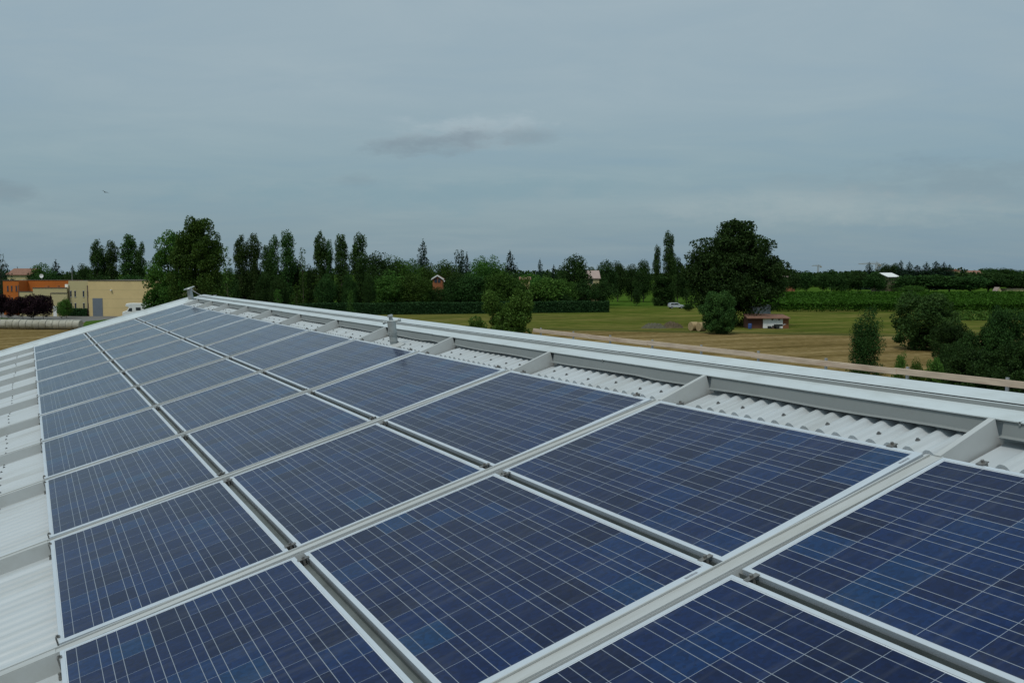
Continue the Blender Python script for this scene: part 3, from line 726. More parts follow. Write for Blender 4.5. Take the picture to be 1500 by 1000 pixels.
for i in range(3): proto('darkbroad', crown_round(12, 9, 95, 12000, base=.02, cr=.19), 0.20, 'leaf_dark', 12, 9, trunk_mesh(12, .28, .6, 8, .3))
for i in range(2): proto('bright', crown_round(7, 5.5, 60, 5500, base=.0, cr=.2), 0.17, 'leaf_bright', 7, 5.5, trunk_mesh(7, .14, .5, 8, .25))
for i in range(3): proto('orchard', crown_round(9, 7.5, 60, 6000, base=.17, cr=.22), 0.25, 'leaf_dark', 9, 7.5, trunk_mesh(9, .2, .4, 6, .25))
for i in range(2): proto('plum', crown_round(5.4, 4.6, 60, 8000, base=.13, cr=.2), 0.13, 'leaf_plum', 5.4, 4.6, trunk_mesh(5.4, .07, .3, 8, .25))
for i in range(2): proto('conifer', crown_conifer(14, 6.5, 11000, 24, .26, .04, .02), 0.17, 'leaf_conifer', 14, 6.5, trunk_mesh(14, .22, 0, 0, 0, .97))
proto('cedar', crown_conifer(15, 13, 3600, 10, .03, .25, .12), 0.24, 'leaf_conifer', 15, 13, trunk_mesh(15, .4, .4, 9, .4, .9))
for i in range(2): proto('thuja', crown_poplar(9, 4.2, 2000), 0.2, 'leaf_conifer', 9, 4.2, trunk_mesh(9, .15, 0, 0, 0, .8))
# nearer, finer ones
def lobed(lobes, nleaf, cr, nclu):
    out = []
    tot = sum(l[3]*l[4] for l in lobes)
    for (x, y, z, w, hh) in lobes:
        k = max(6, int(nclu*w*hh/tot)); c = ball(k)*(nr.uniform(0.05, 1.0, k)**(1/2.2))[:, None]
        cen = np.stack([x + c[:, 0]*w/2*.84, y + c[:, 1]*w/2*.84, z + c[:, 2]*hh/2*.88], 1)
        rr = cr*nr.uniform(.55, 1.2, k); per = np.maximum(8, (nleaf*w*hh/tot*rr**2/np.sum(rr**2)).astype(int))
        out.append(clusters(cen, rr, per, flat=1.05))
    return np.concatenate(out)
proto('big', np.concatenate([crown_round(15.6, 13.2, 260, 46000, base=.0, cr=.105, rag=.16), lobed([(.2, -.5, 13.2, 7.0, 6.4), (-3.6, 0, 8.2, 5.0, 8.6), (3.6, 0, 8.8, 5.4, 7.6), (0, 0, 8, 9, 10)], 26000, .95, 150)]), 0.185, 'leaf_dark', 16.7, 14.0, trunk_mesh(15, .45, .5, 10, .3, .8))
proto('near_a', lobed([(.3, 0, 8.9, 2.2, 3.0), (0, 0, 7.2, 3.4, 4.0), (-.1, 0, 4.5, 3.8, 6.5), (.6, 0, 9.4, 1.3, 2.0)], 34000, .45, 150), 0.08, 'leaf_mid', 10.4, 3.8, trunk_mesh(10, .12, .6, 10, .15))
proto('near_b', lobed([(0, 0, 10.2, 3.5, 3.9), (.1, 0, 11.5, 2.0, 1.9), (0, 0, 7.0, 4.3, 7.0), (.9, 0, 9.6, 2.0, 3.4), (-.9, 0, 9.8, 1.9, 3.0)], 42000, .48, 170), 0.08, 'leaf_mid', 12.4, 4.2, trunk_mesh(12, .14, .6, 10, .15))
proto('near_bush', lobed([(0.3, 0, 4.7, 3.4, 4.4), (1.0, 0, 6.5, 1.3, 3.6), (-.4, 0, 6.3, 1.1, 2.6), (-1.4, 0, 4.6, 1.4, 2.6), (0, 0, 2.6, 4.0, 4.6), (.55, 0, 5.2, 2.4, 2.8)], 44000, .36, 200), 0.07, 'leaf_near', 7.9, 4.2, trunk_mesh(7, .09, .8, 12, .2))
proto('near_column', crown_poplar(6.0, 2.7, 22000, base=.0, spires=2), 0.06, 'leaf_dark', 6.0, 2.7, trunk_mesh(5.6, .08, .4, 9, .1))
for i in range(2): proto('near_mass', lobed([(0, 0, 2.9, 6.0, 5.4), (-1.6, .5, 4.2, 3.4, 3.8), (1.4, -.5, 4.6, 3.6, 3.6), (.4, 0, 5.6, 2.4, 2.4), (-2.6, 0, 1.8, 2.4, 3), (2.8, 0, 1.8, 2.4, 3)], 34000, .6, 130), 0.09, 'leaf_dark', 6.6, 7.0, trunk_mesh(6, .14, .6, 8, .3))
proto('bush_round', lobed([(0, 0, 2.9, 4.8, 5.6), (.2, 0, 4.4, 3.3, 3.4), (-1.0, 0, 1.7, 3.0, 3.4), (1.0, 0, 1.7, 3.0, 3.4), (0, 0, 1.0, 3.8, 2.2)], 26000, .6, 120), 0.105, 'leaf_poplar', 6.3, 5.2, trunk_mesh(5.6, .12, .4, 8, .2))
TREEN = [0]
def tree(kind, x, ytop, d, wpx, name, label, group=None, idx=None, matover=None, sink=0.0):
    ps = PROTO[kind]; me, tm, nh, nw = ps[(TREEN[0] if idx is None else idx) % len(ps)]; TREEN[0] += 1
    h = topz(ytop, d); wd = wpx/F*d
    root = empty(name, gp(x, d, 0), (TREEN[0]*2.399) % 6.283 if kind not in ('big', 'near_bush', 'near_b', 'near_a', 'near_column') else -YAW, label, 'tree', group)
    root.scale = (wd/nw*0.97, wd/nw*0.97, h/nh)
    for nm, m in (('crown', me), ('trunk', tm)):
        o = bpy.data.objects.new(nm, m); COL.objects.link(o); o.parent = root
    return root
GW = 'trees bordering the fields behind the roof'
# -- the two close trees on the left, and the loose ones next to them
tree('near_a', 247, 343, 72, 61, 'leafy_tree', 'close green tree hiding the end of the yellow warehouse, lower left one of the pair')
tree('near_b', 289, 322, 68, 67, 'leafy_tree', 'tallest close green tree rising directly behind the far gable corner of the roof')
tree('poplar_thin', 321, 352, 120, 22, 'slender_tree', 'loose yellowish green tree just right of the tallest close tree')
tree('poplar_thin', 334, 361, 130, 20, 'slender_tree', 'thin airy tree between the close green pair and the dark poplars')
# -- poplars behind the warehouse
for x, yt, wp, lb in ((144, 352, 19, 'slim dark poplar, leftmost of those behind the yellow warehouse'),
                      (166, 354, 18, 'narrow dark poplar, second from left behind the yellow warehouse'),
                      (191, 345, 27, 'broad dark poplar, tallest of those behind the yellow warehouse'),
                      (207, 357, 17, 'short poplar at the right end of the group behind the yellow warehouse')):
    tree('poplar', x, yt, 250, wp, 'poplar_tree', lb, 'poplars behind the yellow warehouse')
for x, yt, wp, lb in ((155, 375, 16, 'small dark tree filling the gap between the two left poplars behind the warehouse'),):
    tree('poplar', x, yt, 252, wp, 'poplar_tree', lb, 'poplars behind the yellow warehouse')
# -- the main poplar row
POP = [(355, 346, 19, 'first poplar of the long dark row, counted from the left'),
       (374, 344, 18, 'second poplar of the long dark row, close against the first'),
       (391, 361, 15, 'lower poplar in the long dark row, left of the pointed one'),
       (402, 347, 16, 'pointed poplar of the long dark row, left of the tallest'),
       (421, 340, 22, 'tallest poplar of the long dark row, with a stepped shoulder'),
       (471, 341, 18, 'tall poplar of the long dark row just right of the bare pale tree'),
       (483, 353, 11, 'narrow lower poplar leaning against a taller one on its left'),
       (500, 345, 19, 'second to last tall poplar of the long dark row'),
       (527, 344, 23, 'last and isolated poplar at the right end of the long dark row')]
for x, yt, wp, lb in POP: tree('poplar', x, yt, 212, wp*1.12, 'poplar_tree', lb, 'poplars in the long dark row')
tree('poplar_thin', 444, 363, 205, 13, 'slender_tree', 'thin half bare pale tree standing among the dark poplars')
# undergrowth in front of and between the poplars
UG = [(335, 395, 200, 26), (352, 398, 214, 30), (372, 392, 218, 30), (388, 400, 206, 24), (408, 405, 204, 26), (437, 384, 216, 30), (455, 390, 214, 26), (478, 402, 208, 30), (512, 402, 209, 22), (540, 402, 208, 20), (316, 404, 190, 24), (300, 410, 186, 20)]
ugl = ['left of the first poplar', 'under the first poplar', 'under the second poplar', 'between the second and third poplars', 'below the pointed poplar', 'behind the bare pale tree', 'beneath the gap right of the bare pale tree',
       'below the narrow leaning poplar', 'between the last two poplars', 'right of the last poplar', 'beside the close green pair', 'low behind the gable corner']
for (x, yt, d, wp), lb in zip(UG, ugl): tree('darkbroad', x, yt, d, wp, 'undergrowth_tree', f'dark bushy undergrowth tree {lb}', 'dark undergrowth trees along the poplar row')
for x, yt, wp, lb in ((407, 423, 13, 'small brighter green sapling in front of the poplars, left one'), (435, 418, 17, 'small brighter green conical sapling in front of the bare pale tree'), (513, 425, 12, 'small light green sapling in front of the last two poplars')):
    tree('poplar_thin', x, yt, 190, wp, 'sapling', lb, 'saplings in front of the poplars', 0)
# -- mixed wood in the middle
MID = [(552, 372, 232, 42, 'darkbroad', 'dark domed tree immediately right of the last poplar'),
       (578, 377, 236, 34, 'broad', 'rounded green tree left of the spruce, second after the poplars'),
       (600, 381, 236, 30, 'broad', 'pale topped green tree close on the left of the pointed spruce'),
       (570, 398, 214, 48, 'broad', 'low spreading green tree in front of the domed one, above the hedge'),
       (605, 402, 212, 44, 'broad', 'low spreading tree above the hedge left of the brick turret'),
       (628, 388, 246, 32, 'broad', 'green tree at the foot of the pointed spruce'),
       (656, 382, 250, 36, 'broad', 'yellow green tree top right above the brick turret'),
       (672, 400, 222, 34, 'darkbroad', 'dark tree right of the brick turret'),
       (662, 416, 212, 26, 'darkbroad', 'small dark bush below the brick turret at the hedge'),
       (624, 422, 211, 22, 'broad', 'small green bush left of the brick turret at the hedge'),
       (702, 377, 226, 32, 'broad', 'tall green tree with ragged top left of the black conifer'),
       (722, 378, 230, 34, 'broad', 'leafy green tree touching the black conifer on its left'),
       (690, 402, 214, 40, 'darkbroad', 'dark low tree above the hedge below the ragged topped tree'),
       (738, 398, 214, 46, 'broad', 'wide mid green tree above the hedge behind the close bush'),
       (762, 408, 212, 36, 'broad', 'low mid green tree above the hedge right of the close bush'),
       (800, 404, 213, 44, 'bright', 'fresh light green tree above the hedge in the middle'),
       (778, 402, 270, 40, 'broad', 'distant green tree right of the black conifer'),
       (826, 410, 224, 30, 'broad', 'light green tree left of the big dark round tree'),
       (784, 420, 211, 30, 'darkbroad', 'dark bush at the hedge left of the fresh light green tree'),
       (642, 421, 211, 22, 'darkbroad', 'bush under the brick turret right at the hedge line'),
       (841, 375, 232, 38, 'darkbroad', 'big dark round tree left of the pink roofed house'),
       (852, 412, 228, 36, 'darkbroad', 'dark spreading tree at the foot of the big round one'),
       (822, 428, 219, 24, 'darkbroad', 'dark bush above the right part of the hedge'),
       (886, 383, 262, 30, 'darkbroad', 'dark broad tree just right of the pink roofed house'),
       (880, 412, 240, 26, 'darkbroad', 'round green bush below the pink roofed house at the hedge end')]
for x, yt, d, wp, kd, lb in MID: tree(kd, x, yt, max(d+6, 226), wp*1.22, 'broadleaf_tree', lb, GW)
CON = [(620, 356, 260, 50, 'conifer', 'pointed spruce standing above the wood left of the brick turret'),
       (673, 367, 270, 18, 'thuja', 'very thin conifer spire right of the pale green tree top'),
       (684, 374, 262, 34, 'conifer', 'small ragged conifer beside the very thin spire'),
       (747, 371, 262, 48, 'conifer', 'black wide branched conifer in the middle of the wood'),
       (791, 382, 300, 26, 'conifer', 'small blue green conifer left of the big dark round tree'),
       (811, 390, 300, 24, 'conifer', 'little distant conifer just left of the big dark round tree')]
for x, yt, d, wp, kd, lb in CON: tree(kd, x, yt, d, wp, 'conifer_tree', lb, 'conifers rising out of the wood')
# far line behind the wood
for i, (x, yt, wp) in enumerate(((770, 397, 30), (800, 397, 34), (825, 396, 26), (867, 392, 22), (860, 408, 30))):
    tree('orchard', x, yt, 330, wp, 'distant_tree', ['low distant tree right of the black conifer', 'low distant tree between the two little conifers', 'low distant tree behind the big dark round tree', 'distant tree behind the pink roofed house', 'dark tree below the pink roofed house'][i], GW)
# -- trees on the lawn centre right
CR_ = [(905, 384, 300, 26, 'darkbroad', 'first round headed lawn tree right of the hedge end'),
       (925, 388, 305, 24, 'darkbroad', 'second round headed lawn tree right of the hedge end'),
       (942, 382, 296, 26, 'darkbroad', 'third round headed lawn tree, just left of the poplar pair'),
       (932, 422, 262, 13, 'darkbroad', 'small dark shrub tree on the lawn under the round headed trees'),
       (992, 378, 285, 22, 'darkbroad', 'dark pointed tree right of the tall lawn poplar'),
       (1005, 403, 300, 24, 'darkbroad', 'low dark tree between the lawn poplars and the great tree'),
       (1142, 404, 360, 22, 'orchard', 'dark tree peeping out right behind the great tree')]
for x, yt, d, wp, kd, lb in CR_: tree(kd, x, yt, d, wp, 'broadleaf_tree', lb, GW)
for x, yt, wp, lb in ((962, 361, 12, 'slim lawn poplar, lower left one of three'), (978, 341, 17, 'tall slim lawn poplar left of the great tree'), (984, 366, 12, 'short poplar hugging the tall lawn poplar'), (970, 400, 26, 'bushy base tree between the lawn poplars')):
    tree('poplar', x, yt, 262, wp, 'poplar_tree', lb, 'poplars on the lawn')
tree('big', 1073, 326, 163, 127, 'great_tree', 'great dark poplar dominating the field, with a small shed beside it')
tree('bush_round', 1053, 427, 141, 52, 'round_bush', 'dense rounded green bush standing in front of the great tree')
tree('darkbroad', 1008, 444, 226, 14, 'low_bush', 'low dark bush right of the parked car')
# -- close bush in front of the hedge
tree('near_bush', 734, 414, 62, 84, 'leafy_bush', 'close light green two topped bush behind the ridge in the middle')
# -- right foreground
tree('near_column', 1276, 452, 78, 42, 'columnar_tree', 'dark columnar tree just beyond the timber rail')
tree('bush_round', 1356, 430, 112, 90, 'round_bush', 'large round dark bush in the brown field right of the columnar tree')
RM = [(1400, 474, 76, 76, 'left shoulder of the dark clump at the right edge'), (1448, 470, 72, 92, 'middle of the dark clump at the right edge'), (1492, 452, 70, 84, 'tallest of the dark clump, cut by the right edge of the view'),
      (1545, 456, 74, 110, 'partly outside the right edge of the view'), (1395, 505, 66, 60, 'low front left of the dark clump'), (1430, 512, 62, 96, 'low front middle of the dark clump'), (1480, 500, 60, 96, 'low front right of the dark clump')]
for x, yt, d, wp, lb in RM: tree('near_mass', x, yt, d, wp, 'bushy_tree', 'dark bushy tree, ' + lb, 'dark clump of trees beyond the rail')
for x, yt, wp, lb in ((1322, 517, 20, 'small bright shrub poking up behind the timber rail, left one'), (1345, 526, 24, 'small low shrub behind the timber rail, right one'), (1372, 524, 26, 'low shrub joining the dark clump behind the timber rail')):
    tree('bright', x, yt, 64, wp, 'shrub', lb, 'shrubs behind the timber rail')
# -- orchard and far line on the right
OR = [(1160, 400, 410, 22), (1180, 397, 420, 26), (1205, 399, 425, 22), (1217, 395, 440, 24), (1238, 398, 410, 26), (1256, 396, 405, 26), (1281, 398, 395, 28), (1225, 401, 380, 24)]
ol = ['first', 'second', 'third', 'fourth', 'sixth', 'seventh', 'eighth', 'fifth']
for (x, yt, d, wp), l in zip(OR, ol): tree('orchard', x, yt, d, wp, 'orchard_tree', f'{l} dark round orchard tree right of the great tree, beyond the vines', 'orchard trees beyond the vines')
FR = [(1272, 386, 520, 14, 'conifer', 'lone conifer under the crane arm'), (1297, 387, 560, 22, 'darkbroad', 'round tree above the pale roofed farmhouse'), (1310, 386, 560, 16, 'darkbroad', 'tree right behind the pale roof'),
      (1318, 383, 540, 12, 'conifer', 'first conifer right of the pale roof'), (1330, 385, 540, 14, 'conifer', 'second conifer right of the pale roof'), (1342, 390, 530, 22, 'conifer', 'third, broader conifer right of the pale roof'),
      (1355, 386, 530, 16, 'conifer', 'conifer left of the tallest in the right wood'), (1369, 384, 530, 18, 'conifer', 'tallest dark conifer in the right wood'), (1381, 386, 530, 16, 'conifer', 'conifer right of the tallest in the right wood'),
      (1389, 389, 530, 12, 'conifer', 'last conifer before the ochre tower house'), (1290, 402, 440, 24, 'orchard', 'dark tree in front of the pale roofed farmhouse'), (1333, 403, 430, 40, 'orchard', 'wide dark tree right of the farmhouse wall'),
      (1360, 402, 430, 40, 'orchard', 'wide dark tree under the tallest conifers'), (1390, 404, 430, 40, 'orchard', 'wide dark tree below the ochre tower house'), (1420, 403, 430, 40, 'orchard', 'wide dark tree below the orange house'),
      (1447, 398, 440, 40, 'orchard', 'dark tree left of the white hut'), (1478, 402, 430, 36, 'orchard', 'dark tree right of the white hut'), (1500, 398, 430, 34, 'orchard', 'dark tree at the right edge above the vines'),
      (1445, 393, 700, 30, 'darkbroad', 'far tree just right of the orange house'), (1466, 393, 700, 22, 'darkbroad', 'far tree above the white hut'), (1478, 394, 700, 22, 'darkbroad', 'far tree top near the right edge'), (1495, 396, 700, 26, 'darkbroad', 'farthest tree at the right edge of the skyline'), (1335, 418, 400, 30, 'broad', 'brownish green bush at the far edge of the vines')]
for x, yt, d, wp, kd, lb in FR: tree(kd, x, yt, d, wp*(2.6 if kd == 'conifer' else 1.35), 'distant_tree', 'dark ' + lb if not lb.startswith(('dark', 'wide', 'tallest')) else lb, 'distant trees along the right skyline')
# -- left side
tree('cedar', 2, 366, 215, 46, 'cedar_tree', 'dark layered cedar at the left edge above the orange building')
LF = [(28, 392, 320, 22, 'cedar', 'flat topped far cedar behind the tiled house'), (62, 387, 265, 30, 'broad', 'green tree above the satellite dish'), (84, 384, 262, 24, 'conifer', 'dark conifer like tree above the roof box'), (108, 390, 330, 12, 'conifer', 'small blue conifer left of the warehouse poplars'),
      (125, 388, 300, 22, 'darkbroad', 'dark round tree left of the warehouse poplars'), (74, 398, 250, 40, 'darkbroad', 'dark tree mass behind the orange building'), (106, 402, 248, 36, 'darkbroad', 'dark tree mass behind the yellow warehouse corner'), (50, 400, 252, 24, 'darkbroad', 'dark tree between the tiled house and the dish'),
      (150, 404, 245, 44, 'darkbroad', 'dark low tree under the left warehouse poplars'), (190, 404, 245, 44, 'darkbroad', 'dark low tree under the tallest warehouse poplar'), (4, 395, 290, 24, 'darkbroad', 'dark tree behind the layered cedar')]
for x, yt, d, wp, kd, lb in LF: tree(kd, x, yt, d, wp*(1.8 if kd == 'conifer' else 1.25), 'background_tree', lb, 'trees behind the left buildings')
for i, (x, yt, d, wp) in enumerate(((2, 431, 188, 27), (17, 437, 187, 19), (33, 434, 185, 28), (48, 431, 184, 29), (63, 432, 182, 31))):
    o = tree('plum', x, yt, d, wp, 'plum_tree', ['dark purple plum tree cut by the left edge', 'smaller reddish plum tree, second from the left', 'dark purple plum tree, middle of the row of five', 'dark purple plum tree, fourth from the left', 'dark purple plum tree, rightmost of the row'][i], 'purple plum trees along the yard')
tree('bright', 97, 436, 190, 16, 'shrub', 'upright green shrub in front of the cream annexes')
tree('bright', 90, 441, 189, 14, 'shrub', 'lower green shrub left of the clipped yard hedge')

# ---- hedges
def hedge(name, x0, y0, x1, y1, hm, th, lab, n=9000, size=0.14):
    a = gp(x0, dist(y0)); b = gp(x1, dist(y1)); L_ = (b-a).length; o = empty(name, a, math.atan2(b.y-a.y, b.x-a.x), lab, 'hedge')
    q = nr.rand(n)
    pts = np.zeros((n, 3)); face = nr.rand(n)
    pts[:, 0] = nr.uniform(0, L_, n)
    top = face < 0.35; pts[:, 1] = np.where(top, nr.uniform(0, th, n), np.where(nr.rand(n) < .8, 0, th)); pts[:, 2] = np.where(top, hm, nr.uniform(0, hm, n))
    endm = nr.rand(n) < 0.03; pts[endm, 0] = L_; pts[endm, 1] = nr.uniform(0, th, endm.sum())
    pts += nr.normal(size=pts.shape)*0.07
    pts[:, 2] += 0.07*np.sin(pts[:, 0]*0.35) * (pts[:, 2] > hm*0.8)
    c = bpy.data.objects.new('hedge_leaves', leaf_mesh('hedge_leaves', pts, size, M['hedge'], 0.2)); COL.objects.link(c); c.parent = o
    mb = MB(); mb.box(0.12, L_-0.12, 0.12, th-0.12, 0, hm-0.12); mb.build('hedge_body', M['hedge'], o)
hedge('clipped_hedge', 330, 463.5, 892, 457.2, 2.45, 1.6, 'long clipped dark green hedge along the lawn in front of the wood', 26000, 0.17)
hedge('clipped_hedge', 84, 463.0, 126, 463.2, 1.45, 2.0, 'short clipped hedge in front of the yellow warehouse windows', 2500, 0.14)

# ---- vineyard block and crop rows
def vineyard():
    rows = []; d0, d1 = 222.0, 372.0
    pts = []; sz = []
    d = d0; i = 0
    while d < d1:
        xa = 1108 if d < 400 else 1108; xb = 1640
        n = int(2600 * (220/d)**1.2) if i else 7000
        a0 = (xa-750)/F*d; a1 = (xb-750)/F*d
        a = nr.uniform(a0, a1, n); dd = d + nr.normal(size=n)*0.28 + 0.03*(a-a0)*0
        z = np.where(nr.rand(n) < .5, 1.75, nr.uniform(0.25, 1.8, n)) + nr.normal(size=n)*0.14 + 0.25*np.sin(a*0.11)*0.3
        P3 = np.stack([FW.x*dd + RT.x*a, FW.y*dd + RT.y*a, z], 1); pts.append(P3); sz.append(np.full(n, 0.26 if d < 300 else 0.40))
        d += 2.6 if d < 300 else 4.5; i += 1
    pts = np.concatenate(pts); sz = np.concatenate(sz)*nr.uniform(.7, 1.3, len(pts))
    o = bpy.data.objects.new('vineyard', leaf_mesh('vineyard', pts, 0.3, M['leaf_vine'], 1.2, sizes=sz)); COL.objects.link(o)
    tag(o, 'broad green block of trained vines beyond the brown field on the right', 'vineyard', kind='stuff')
vineyard()
def croprows():
    pts = []
    for k in range(7):
        y = 455.0 + k*2.3; d = dist(y)
        n = 900; a = nr.uniform((1375-750)/F*d, (1640-750)/F*d, n)
        dd = d + 0.05*(a - 110) + nr.normal(size=n)*0.5
        pts.append(np.stack([FW.x*dd + RT.x*a, FW.y*dd + RT.y*a, np.abs(nr.normal(size=n))*0.16 + 0.1], 1))
    pts = np.concatenate(pts)
    o = bpy.data.objects.new('crop_rows', leaf_mesh('crop_rows', pts, 0.3, M['leaf_bright'], 1.5)); COL.objects.link(o)
    tag(o, 'low rows of pale green crops above the dark clump on the right', 'crops', kind='stuff')
croprows()
# far wooded horizon (reads as one mass)
def farwood():
    pts = []; sz = []
    for (x0, x1, d, hmin, hmax, n) in ((1120, 1700, 1000, 6, 15, 9000), (-200, 1150, 900, 7, 14, 9000), (1120, 1700, 620, 5, 10.5, 8000)):
        a = nr.uniform((x0-750)/F*d, (x1-750)/F*d, n)
        hh = hmin + (hmax-hmin)*(0.5+0.25*np.sin(a*0.031)+0.15*np.sin(a*0.11+2)+0.1*np.sin(a*0.37))
        z = hh*np.sqrt(nr.rand(n)); dd = d + nr.uniform(-20, 20, n)
        pts.append(np.stack([FW.x*dd + RT.x*a, FW.y*dd + RT.y*a, z], 1)); sz.append(np.full(n, 1.3)*nr.uniform(.6, 1.4, n))
    pts = np.concatenate(pts); sz = np.concatenate(sz)
    o = bpy.data.objects.new('far_wood', leaf_mesh('far_wood', pts, 1, M['leaf_dark'], .3, sizes=sz)); COL.objects.link(o)
    tag(o, 'low dark line of woodland along the horizon', 'wood', kind='stuff')
farwood()
# ================================================================== buildings
def local(o_loc, rz):
    c, s = math.cos(rz), math.sin(rz)
    return lambda p: (o_loc[0] + p[0]*c - p[1]*s, o_loc[1] + p[0]*s + p[1]*c, p[2])
def boxpart(root, name, mat, x0, x1, y0, y1, z0, z1, bevel=0):
    mb = MB(); mb.box(x0, x1, y0, y1, z0, z1); return mb.build(name, M[mat], root, bevel=bevel)
def win(root, x0, x1, z0, z1, y=-0.03, frame='frame_w', axis='x', at=0):
    if axis == 'x':
        w_ = boxpart(root, 'window', 'window', x0, x1, y-0.01, y+0.05, z0, z1)
        boxpart(w_, 'window_frame', frame, x0-0.06, x1+0.06, y-0.05, y-0.012, z1, z1+0.08)
        boxpart(w_, 'window_sill', frame, x0-0.08, x1+0.08, y-0.08, y-0.012, z0-0.07, z0)
    else:
        w_ = boxpart(root, 'window', 'window', at-0.05, at+0.01, x0, x1, z0, z1)
        boxpart(w_, 'window_sill', frame, at-0.08, at-0.012, x0-0.08, x1+0.08, z0-0.07, z0)
    return w_
RZ = -YAW      # local x = to the right of the view, local y = away
s199 = 199/F
wh = empty('yellow_warehouse', gp(130, 199), RZ, 'flat roofed pale yellow warehouse with a grey roller door', 'building')
px_ = lambda x: (x-130)*s199
zz = lambda y: topz(y, 199)
boxpart(wh, 'wall', 'yellow', 0, px_(262), 0, 30, 0, zz(411))
boxpart(wh, 'coping', 'coping', -0.05, px_(262)+.1, -0.12, 0.25, zz(411)+0.003, zz(410.2))
boxpart(wh, 'roof', 'coping', px_(99)+.2, px_(262), .9, 29.8, zz(411)-.1, zz(411)+.02)
boxpart(wh, 'roller_door', 'greydoor', px_(136), px_(150.5), -0.06, 0.1, 0, zz(436.5))
for k in range(9): pass
mb = MB()
for k in range(12): mb.box(px_(136), px_(150.5), -0.075, -0.062, 0.3*k+0.03, 0.3*k+0.06)
mb.build('door_slats', M['greydoor'], wh)
boxpart(wh, 'lamp', 'white', px_(163), px_(165), -0.4, -0.02, zz(425.5), zz(424))
boxpart(wh, 'drain_pipe', 'pipe_d', -0.2, -0.06, -0.14, 0.0, 0.3, zz(418))
mb = MB()
for y in (424.5, 437.5, 450.5): mb.box(px_(131), px_(262), -0.012, 0.02, zz(y), zz(y)+0.04)
mb.build('panel_joint', M['cream'], wh)
boxpart(wh, 'wall', 'cream', px_(99), -0.001, 0.7, 30, 0, zz(411.4))
for x in (102.2, 108.5, 120.8, 127.2):
    for (ya, yb) in ((434.5, 426), (452.5, 444)):
        win(wh, px_(x-1.1), px_(x+1.1), zz(ya), zz(yb), 0.68)
boxpart(wh, 'drain_pipe', 'pipe_d', px_(99.6), px_(100.2), 0.55, 0.68, 0.3, zz(418))
# cream annexes
an = empty('cream_annex', gp(99, 199.3), RZ, 'long low cream annex between the orange building and the warehouse', 'building')
q = lambda x: (x-99)*199.3/F
z7 = lambda y: topz(y, 199.3)
boxpart(an, 'wall', 'cream', q(49), -0.05, 0, 5, 0, z7(421.8)); boxpart(an, 'coping', 'coping', q(48.6), -.04, -.1, .2, z7(421.8), z7(421))
boxpart(an, 'roof_box', 'white', q(83), q(87), 4, 5.4, z7(421), z7(416.5)); boxpart(an, 'roof_vent', 'brick', q(70.5), q(72.5), 4, 5, z7(421), z7(418.6)); boxpart(an, 'roof_vent', 'brick', q(53), q(57), 4, 5, z7(421), z7(419.0))
an2 = empty('cream_annex', gp(76, 198.7), RZ, 'lower cream lean-to with dark eave, against the warehouse corner', 'building')
q2 = lambda x: (x-76)*198.7/F; z5 = lambda y: topz(y, 198.7)
boxpart(an2, 'wall', 'cream', 0, q2(98.6), 0, .55, 0, z5(429.5)); boxpart(an2, 'coping', 'coping', -.1, q2(98.6), -.1, .55, z5(429.5), z5(428.6)); boxpart(an2, 'door', 'white', q2(78), q2(83), -.05, .05, 0, 2.2)
boxpart(an2, 'drain_pipe', 'pipe_d', q2(74.6), q2(75.4), -.1, .02, 0.3, z5(429))
an3 = empty('cream_annex', gp(29, 200), RZ, 'small cream annex block attached to the orange building', 'building')
q3 = lambda x: (x-29)*200/F; z3 = lambda y: topz(y, 200)
boxpart(an3, 'wall', 'cream', 0, q3(48.8), 0, 6, 0, z3(427.4)); boxpart(an3, 'coping', 'coping', -.05, q3(48.8), -.08, .2, z3(427.4), z3(426.6))
orb = empty('orange_building', gp(5.5, 206), RZ, 'orange rendered flat roofed building at the left edge', 'building')
q4 = lambda x: (x-5.5)*206/F; z4 = lambda y: topz(y, 206)
boxpart(orb, 'wall', 'orange', 0, q4(28.5), 0, 8, 0, z4(411)); boxpart(orb, 'roof', 'coping', .1, q4(97.8), 4.4, 7.9, z4(411)-.1, z4(410.6)+.02); boxpart(orb, 'wall', 'orange', q4(28.5)+.002, q4(98), 4, 8, 0, z4(410.6))
boxpart(orb, 'coping', 'coping', -.05, q4(28.7), -.1, .3, z4(411), z4(410.2)); boxpart(orb, 'coping', 'coping', q4(28.9), q4(98), 3.9, 4.3, z4(410.6), z4(409.8))
for x in (12.5, 18.2, 25): win(orb, q4(x-1), q4(x+1), z4(426), z4(419), -.03, 'coping')
for x in (12.5, 18.2): win(orb, q4(x-1), q4(x+1), z4(444), z4(436), -.03, 'coping')
boxpart(orb, 'drain_pipe', 'pipe_d', q4(28.0), q4(28.7), -.14, -.01, .3, z4(417))
